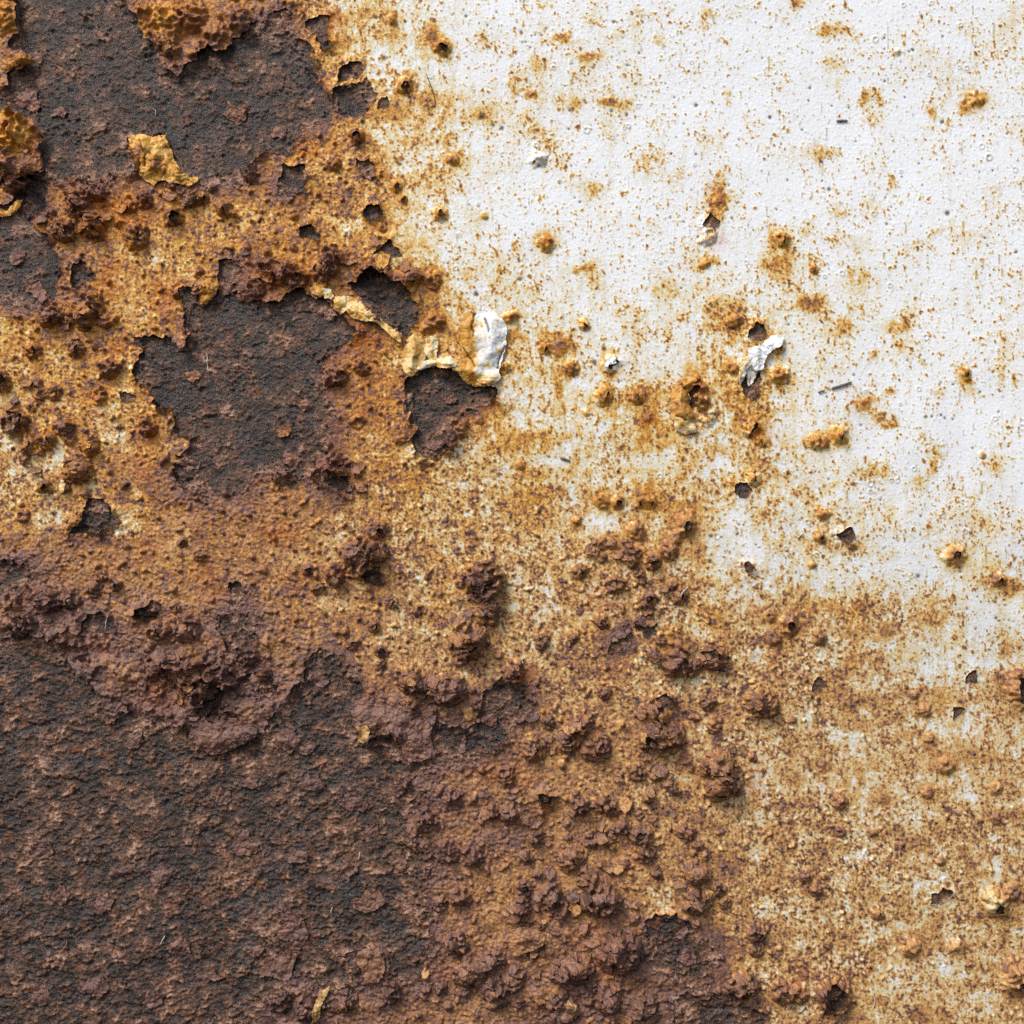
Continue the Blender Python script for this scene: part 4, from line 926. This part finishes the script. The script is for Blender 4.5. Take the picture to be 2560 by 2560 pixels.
flake("1904 864 1918 846 1944 836 1962 848 1952 864 1932 876 1914 888", 6, 9, 0, 'paint_flake', None, 1.2, seed=5080, crumple=.7)
flake("1862 905 1880 898 1892 930 1884 960 1870 965", 2, 5, 0, 'paint_flake', None, 1.6, seed=5120, crumple=.7)
for i, (poly, rise, dome, cd, cs, lab, folds) in enumerate(F):
    nm = 'crust_flake' if (cs or 0) > 5.3 else 'paint_flake'
    flake(poly, rise, dome, cd, nm, lab, cs, seed=10 * i, folds=folds, crumple=.6 if i < 6 else 1.0)
SCAB = [(920, 2262, 34, 6.8), (590, 290, 24, 7.2), (482, 940, 20, 6.8), (735, 2330, 46, 7.4), (700, 2270, 30, 7.6), (930, 2075, 26, 7.4), (1000, 2160, 24, 7.2), (1040, 2060, 28, 7.0),
        (880, 2010, 36, 7.6), (780, 1960, 30, 7.8), (400, 2190, 34, 7.6), (260, 2260, 30, 7.6), (610, 2110, 36, 7.4), (450, 2370, 34, 7.4), (300, 2180, 26, 7.8), (150, 2240, 28, 7.6),
        (100, 2130, 24, 7.6), (560, 1990, 26, 7.8), (620, 1960, 30, 7.4), (340, 1850, 26, 7.6), (330, 1860, 20, 7.2), (120, 1850, 22, 7.8), (520, 2440, 30, 7.4), (240, 2470, 30, 7.6), (100, 2490, 28, 7.8),
        (380, 2500, 26, 7.8), (740, 2140, 26, 7.8), (760, 1870, 24, 7.8), (1130, 2010, 24, 7.0), (640, 2380, 24, 7.4), (700, 330, 26, 7.4), (150, 280, 22, 7.6), (60, 250, 34, 7.4),
        (700, 1080, 16, 7.0), (760, 1010, 20, 7.2), (730, 1150, 24, 7.2), (470, 1160, 22, 7.2), (560, 720, 26, 7.4), (620, 740, 24, 7.2), (90, 720, 26, 7.4), (40, 640, 22, 7.6),
        (800, 1700, 22, 7.6), (720, 1850, 28, 7.4), (1230, 1800, 22, 7.6), (1150, 1860, 20, 7.6), (1700, 2330, 18, 7.6), (1720, 2400, 22, 7.4), (1130, 1000, 18, 7.2), (1090, 1110, 22, 7.4)]
for i, (u, v, r, cs) in enumerate(SCAB):
    pl = ragged(u, v, r, 11, .45, rng.uniform(.6, 1.0))
    flake(' '.join('%.1f %.1f' % q for q in pl), .5, r * rng.uniform(.12, .3), 0, 'rust_scab', None, cs, seed=1000 + 10 * i)
for i, (u, v, r, k) in enumerate(HEAVY):
    for q in range(2 if r > 30 else 1):
        a = rng.uniform(0, 6.28); du, dv = .35 * r * math.cos(a) * q, .35 * r * math.sin(a) * q
        pl = ragged(u - .15 * r + du, v - .12 * r + dv, r * rng.uniform(.5, .75), 10, .42, rng.uniform(.65, .95))
        flake(' '.join('%.1f %.1f' % z for z in pl), 2.5, r * .16, 0, 'crust_flake', None, float(np.clip(sample(C, np.array([u]), np.array([v]))[0] - .4, 5.4, 7.6)), seed=3000 + 20 * i + 10 * q, crumple=1.2)
nchip = 0
for (cu, cv, su, sv, cnt) in CL:
    for q in range(cnt):
        u, v = cu + su * rng.normal() * .6, cv + sv * rng.normal() * .6
        if not (10 < u < 2550 and 10 < v < 2550) or sample(SD, np.array([u]), np.array([v]))[0] < -6: continue
        r = rng.uniform(8, 19)
        pl = ragged(u, v, r, 7, .45, rng.uniform(.6, 1.0))
        flake(' '.join('%.1f %.1f' % z for z in pl), 3.0 + .1 * r, r * .10, 0, 'crust_flake', None, float(np.clip(sample(C, np.array([u]), np.array([v]))[0] + rng.normal() * .5 + .2, 5.9, 7.6) if rng.random() > .08 else 4.4),
              seed=7000 + 10 * nchip, crumple=.7, tilt=(rng.normal() * 6, rng.uniform(3, 13)), warp=.4)
        nchip += 1
print('flakes', nchip, round(time.time() - T0, 1))

# ------------------------------------------------------------------ lint and slivers lying on the sheet
def tube(name, path, r0, r1, mat, label, cat, lift=3.0, group=None, flat=1.0):
    p = np.array(path, np.float32)
    t = np.linspace(0, 1, len(p)); ts = np.linspace(0, 1, 15)
    # smooth path
    u = np.interp(ts, t, p[:, 0]); v = np.interp(ts, t, p[:, 1])
    for _ in range(2):
        u[1:-1] = .25 * u[:-2] + .5 * u[1:-1] + .25 * u[2:]; v[1:-1] = .25 * v[:-2] + .5 * v[1:-1] + .25 * v[2:]
    hs = sample(np.where(SD > 0, H, HB), u, v)
    h = np.maximum(hs, .5 * (hs.mean() + hs)) + lift
    c = np.stack([u, v, h], -1)
    tg = np.gradient(c, axis=0); tg /= np.linalg.norm(tg, axis=1)[:, None]
    up = np.tile(np.array([0, 0, 1.0]), (len(c), 1))
    sd_ = np.cross(tg, up); sd_ /= np.maximum(np.linalg.norm(sd_, axis=1)[:, None], 1e-6)
    nn = np.cross(sd_, tg)
    K = 6; rr = r0 + (r1 - r0) * ts
    rr = rr * np.clip(np.minimum(ts, 1 - ts) * 8 + .25, 0, 1)
    ring = []
    for k in range(K):
        a = 2 * math.pi * k / K
        ring.append(c + rr[:, None] * (math.cos(a) * sd_ + flat * math.sin(a) * nn))
    q = np.stack(ring, 1).reshape(-1, 3)
    base = coords(c[:1, 0], c[:1, 1], c[:1, 2])[0]
    co = coords(q[:, 0], q[:, 1], q[:, 2]) - base
    f = []
    for i in range(len(c) - 1):
        for k in range(K):
            a, b = i * K + k, i * K + (k + 1) % K
            f.append((a, a + K, b + K, b))
    o = mesh_obj(name, co, np.array(f), None, mat, None)
    o.location = base.tolist()
    o['label'] = label; o['category'] = cat
    if group: o['group'] = group
    return o

M_WHITE = plain_mat('white_lint', (226, 216, 204), .6)
M_TAN = plain_mat('tan_fibre', (176, 124, 72), .6)
M_DARK = plain_mat('dark_fibre', (96, 74, 54), .6)
M_SPL = plain_mat('grey_splinter', (138, 130, 118), .5, 1500, .55)
G = 'fibres caught on the sheet'
tube('fibre', [(1013, 1818), (1019, 1830), (1022, 1846), (1024, 1863)], 2.4, 1.8, M_WHITE, 'thickest white fibre, hanging below a crack in the large brown crust flake', 'fibre', 4, G)
tube('fibre', [(382, 270), (388, 276), (387, 286)], 1.2, .9, M_WHITE, 'short curved white fibre alone on the dark patch at upper left', 'fibre', 3, G)
tube('fibre', [(516, 881), (518, 900), (517, 916), (521, 930)], 1.3, 1.0, M_WHITE, 'straight upright pale fibre on the dark patch at centre left', 'fibre', 3, G)
tube('fibre', [(268, 1542), (264, 1552), (262, 1572)], 1.2, .9, M_WHITE, 'fine white fibre over the small hollow in the left crust', 'fibre', 4, G)
tube('fibre', [(165, 2348), (166, 2362), (156, 2376), (147, 2384)], 1.2, .9, M_TAN, 'hooked tan fibre on the lower left bare rust', 'fibre', 3, G)
tube('fibre', [(412, 2340), (405, 2352), (400, 2362)], 1.3, .9, M_WHITE, 'pale slanting fibre right of the hooked tan one on the lower left rust', 'fibre', 3, G)
tube('fibre', [(1697, 1490), (1706, 1478), (1720, 1466)], 1.8, 1.2, M_WHITE, 'frayed white fibre on a brown blister right of the pitted rust cluster', 'fibre', 5, G)
tube('fibre', [(1302, 1636), (1306, 1652), (1311, 1667)], 1.3, 1.0, M_WHITE, 'pale fibre hanging beside a small green grey blister', 'fibre', 3, G)
tube('fibre', [(2178, 2482), (2187, 2495), (2186, 2508), (2181, 2520)], 1.4, 1.0, M_WHITE, 'white bow shaped fibre right of the dark scab near the bottom', 'fibre', 3, G)
tube('fibre', [(2204, 2487), (2213, 2488), (2224, 2493)], 1.2, .8, M_WHITE, 'short level white fibre beside the bow shaped one near the bottom', 'fibre', 3, G)
tube('fibre', [(900, 2129), (898, 2140), (896, 2150)], 1.4, 1.0, M_WHITE, 'short upright white fibre on bare rust above a pale glinting lump', 'fibre', 3, G)
tube('fibre', [(831, 2268), (828, 2276), (826, 2284)], 1.2, .8, M_WHITE, 'tiny pale fibre on bare rust left of the pale glinting lump', 'fibre', 3, G)
tube('fibre', [(1993, 1346), (2001, 1338), (2009, 1331)], 1.6, 1.2, M_WHITE, 'white fibre lying on stained paint left of the dark triangular chip', 'fibre', 3, G)
tube('fibre', [(1878, 938), (1872, 955), (1882, 968), (1898, 950)], 1.0, .8, M_TAN, 'looped orange fibre inside the dark burst blister under the white flake', 'fibre', 6, G)
tube('fibre', [(1064, 182), (1078, 215), (1088, 250), (1089, 263), (1078, 270), (1067, 273)], 1.1, .9, M_DARK, 'dark hair with a bent end on white paint at upper centre', 'fibre', 2, G)
tube('splinter', [(2078, 971), (2095, 967), (2112, 961), (2130, 955)], 3.4, 3.0, M_SPL, 'longer grey splinter lying aslant on the clean white paint', 'splinter', 4, 'splinters on the white paint', .7)
tube('splinter', [(2044, 981), (2053, 979), (2063, 976)], 2.4, 1.8, M_SPL, 'shorter grey splinter end to end with the longer one on white paint', 'splinter', 3, 'splinters on the white paint', .7)
tube('splinter', [(1400, 1145), (1412, 1148), (1426, 1153)], 3.0, 2.6, M_SPL, 'grey splinter on a white gap between rust stains at centre', 'splinter', 3, 'splinters on the white paint', .7)
tube('splinter', [(2090, 303), (2103, 302), (2119, 302)], 3.0, 3.0, M_SPL, 'blunt grey capsule shaped splinter on white paint at upper right', 'splinter', 3, 'splinters on the white paint', .7)
print('done', round(time.time() - T0, 1), 'tris', sum(len(o.data.polygons) * 2 for o in sc.objects if o.type == 'MESH'))
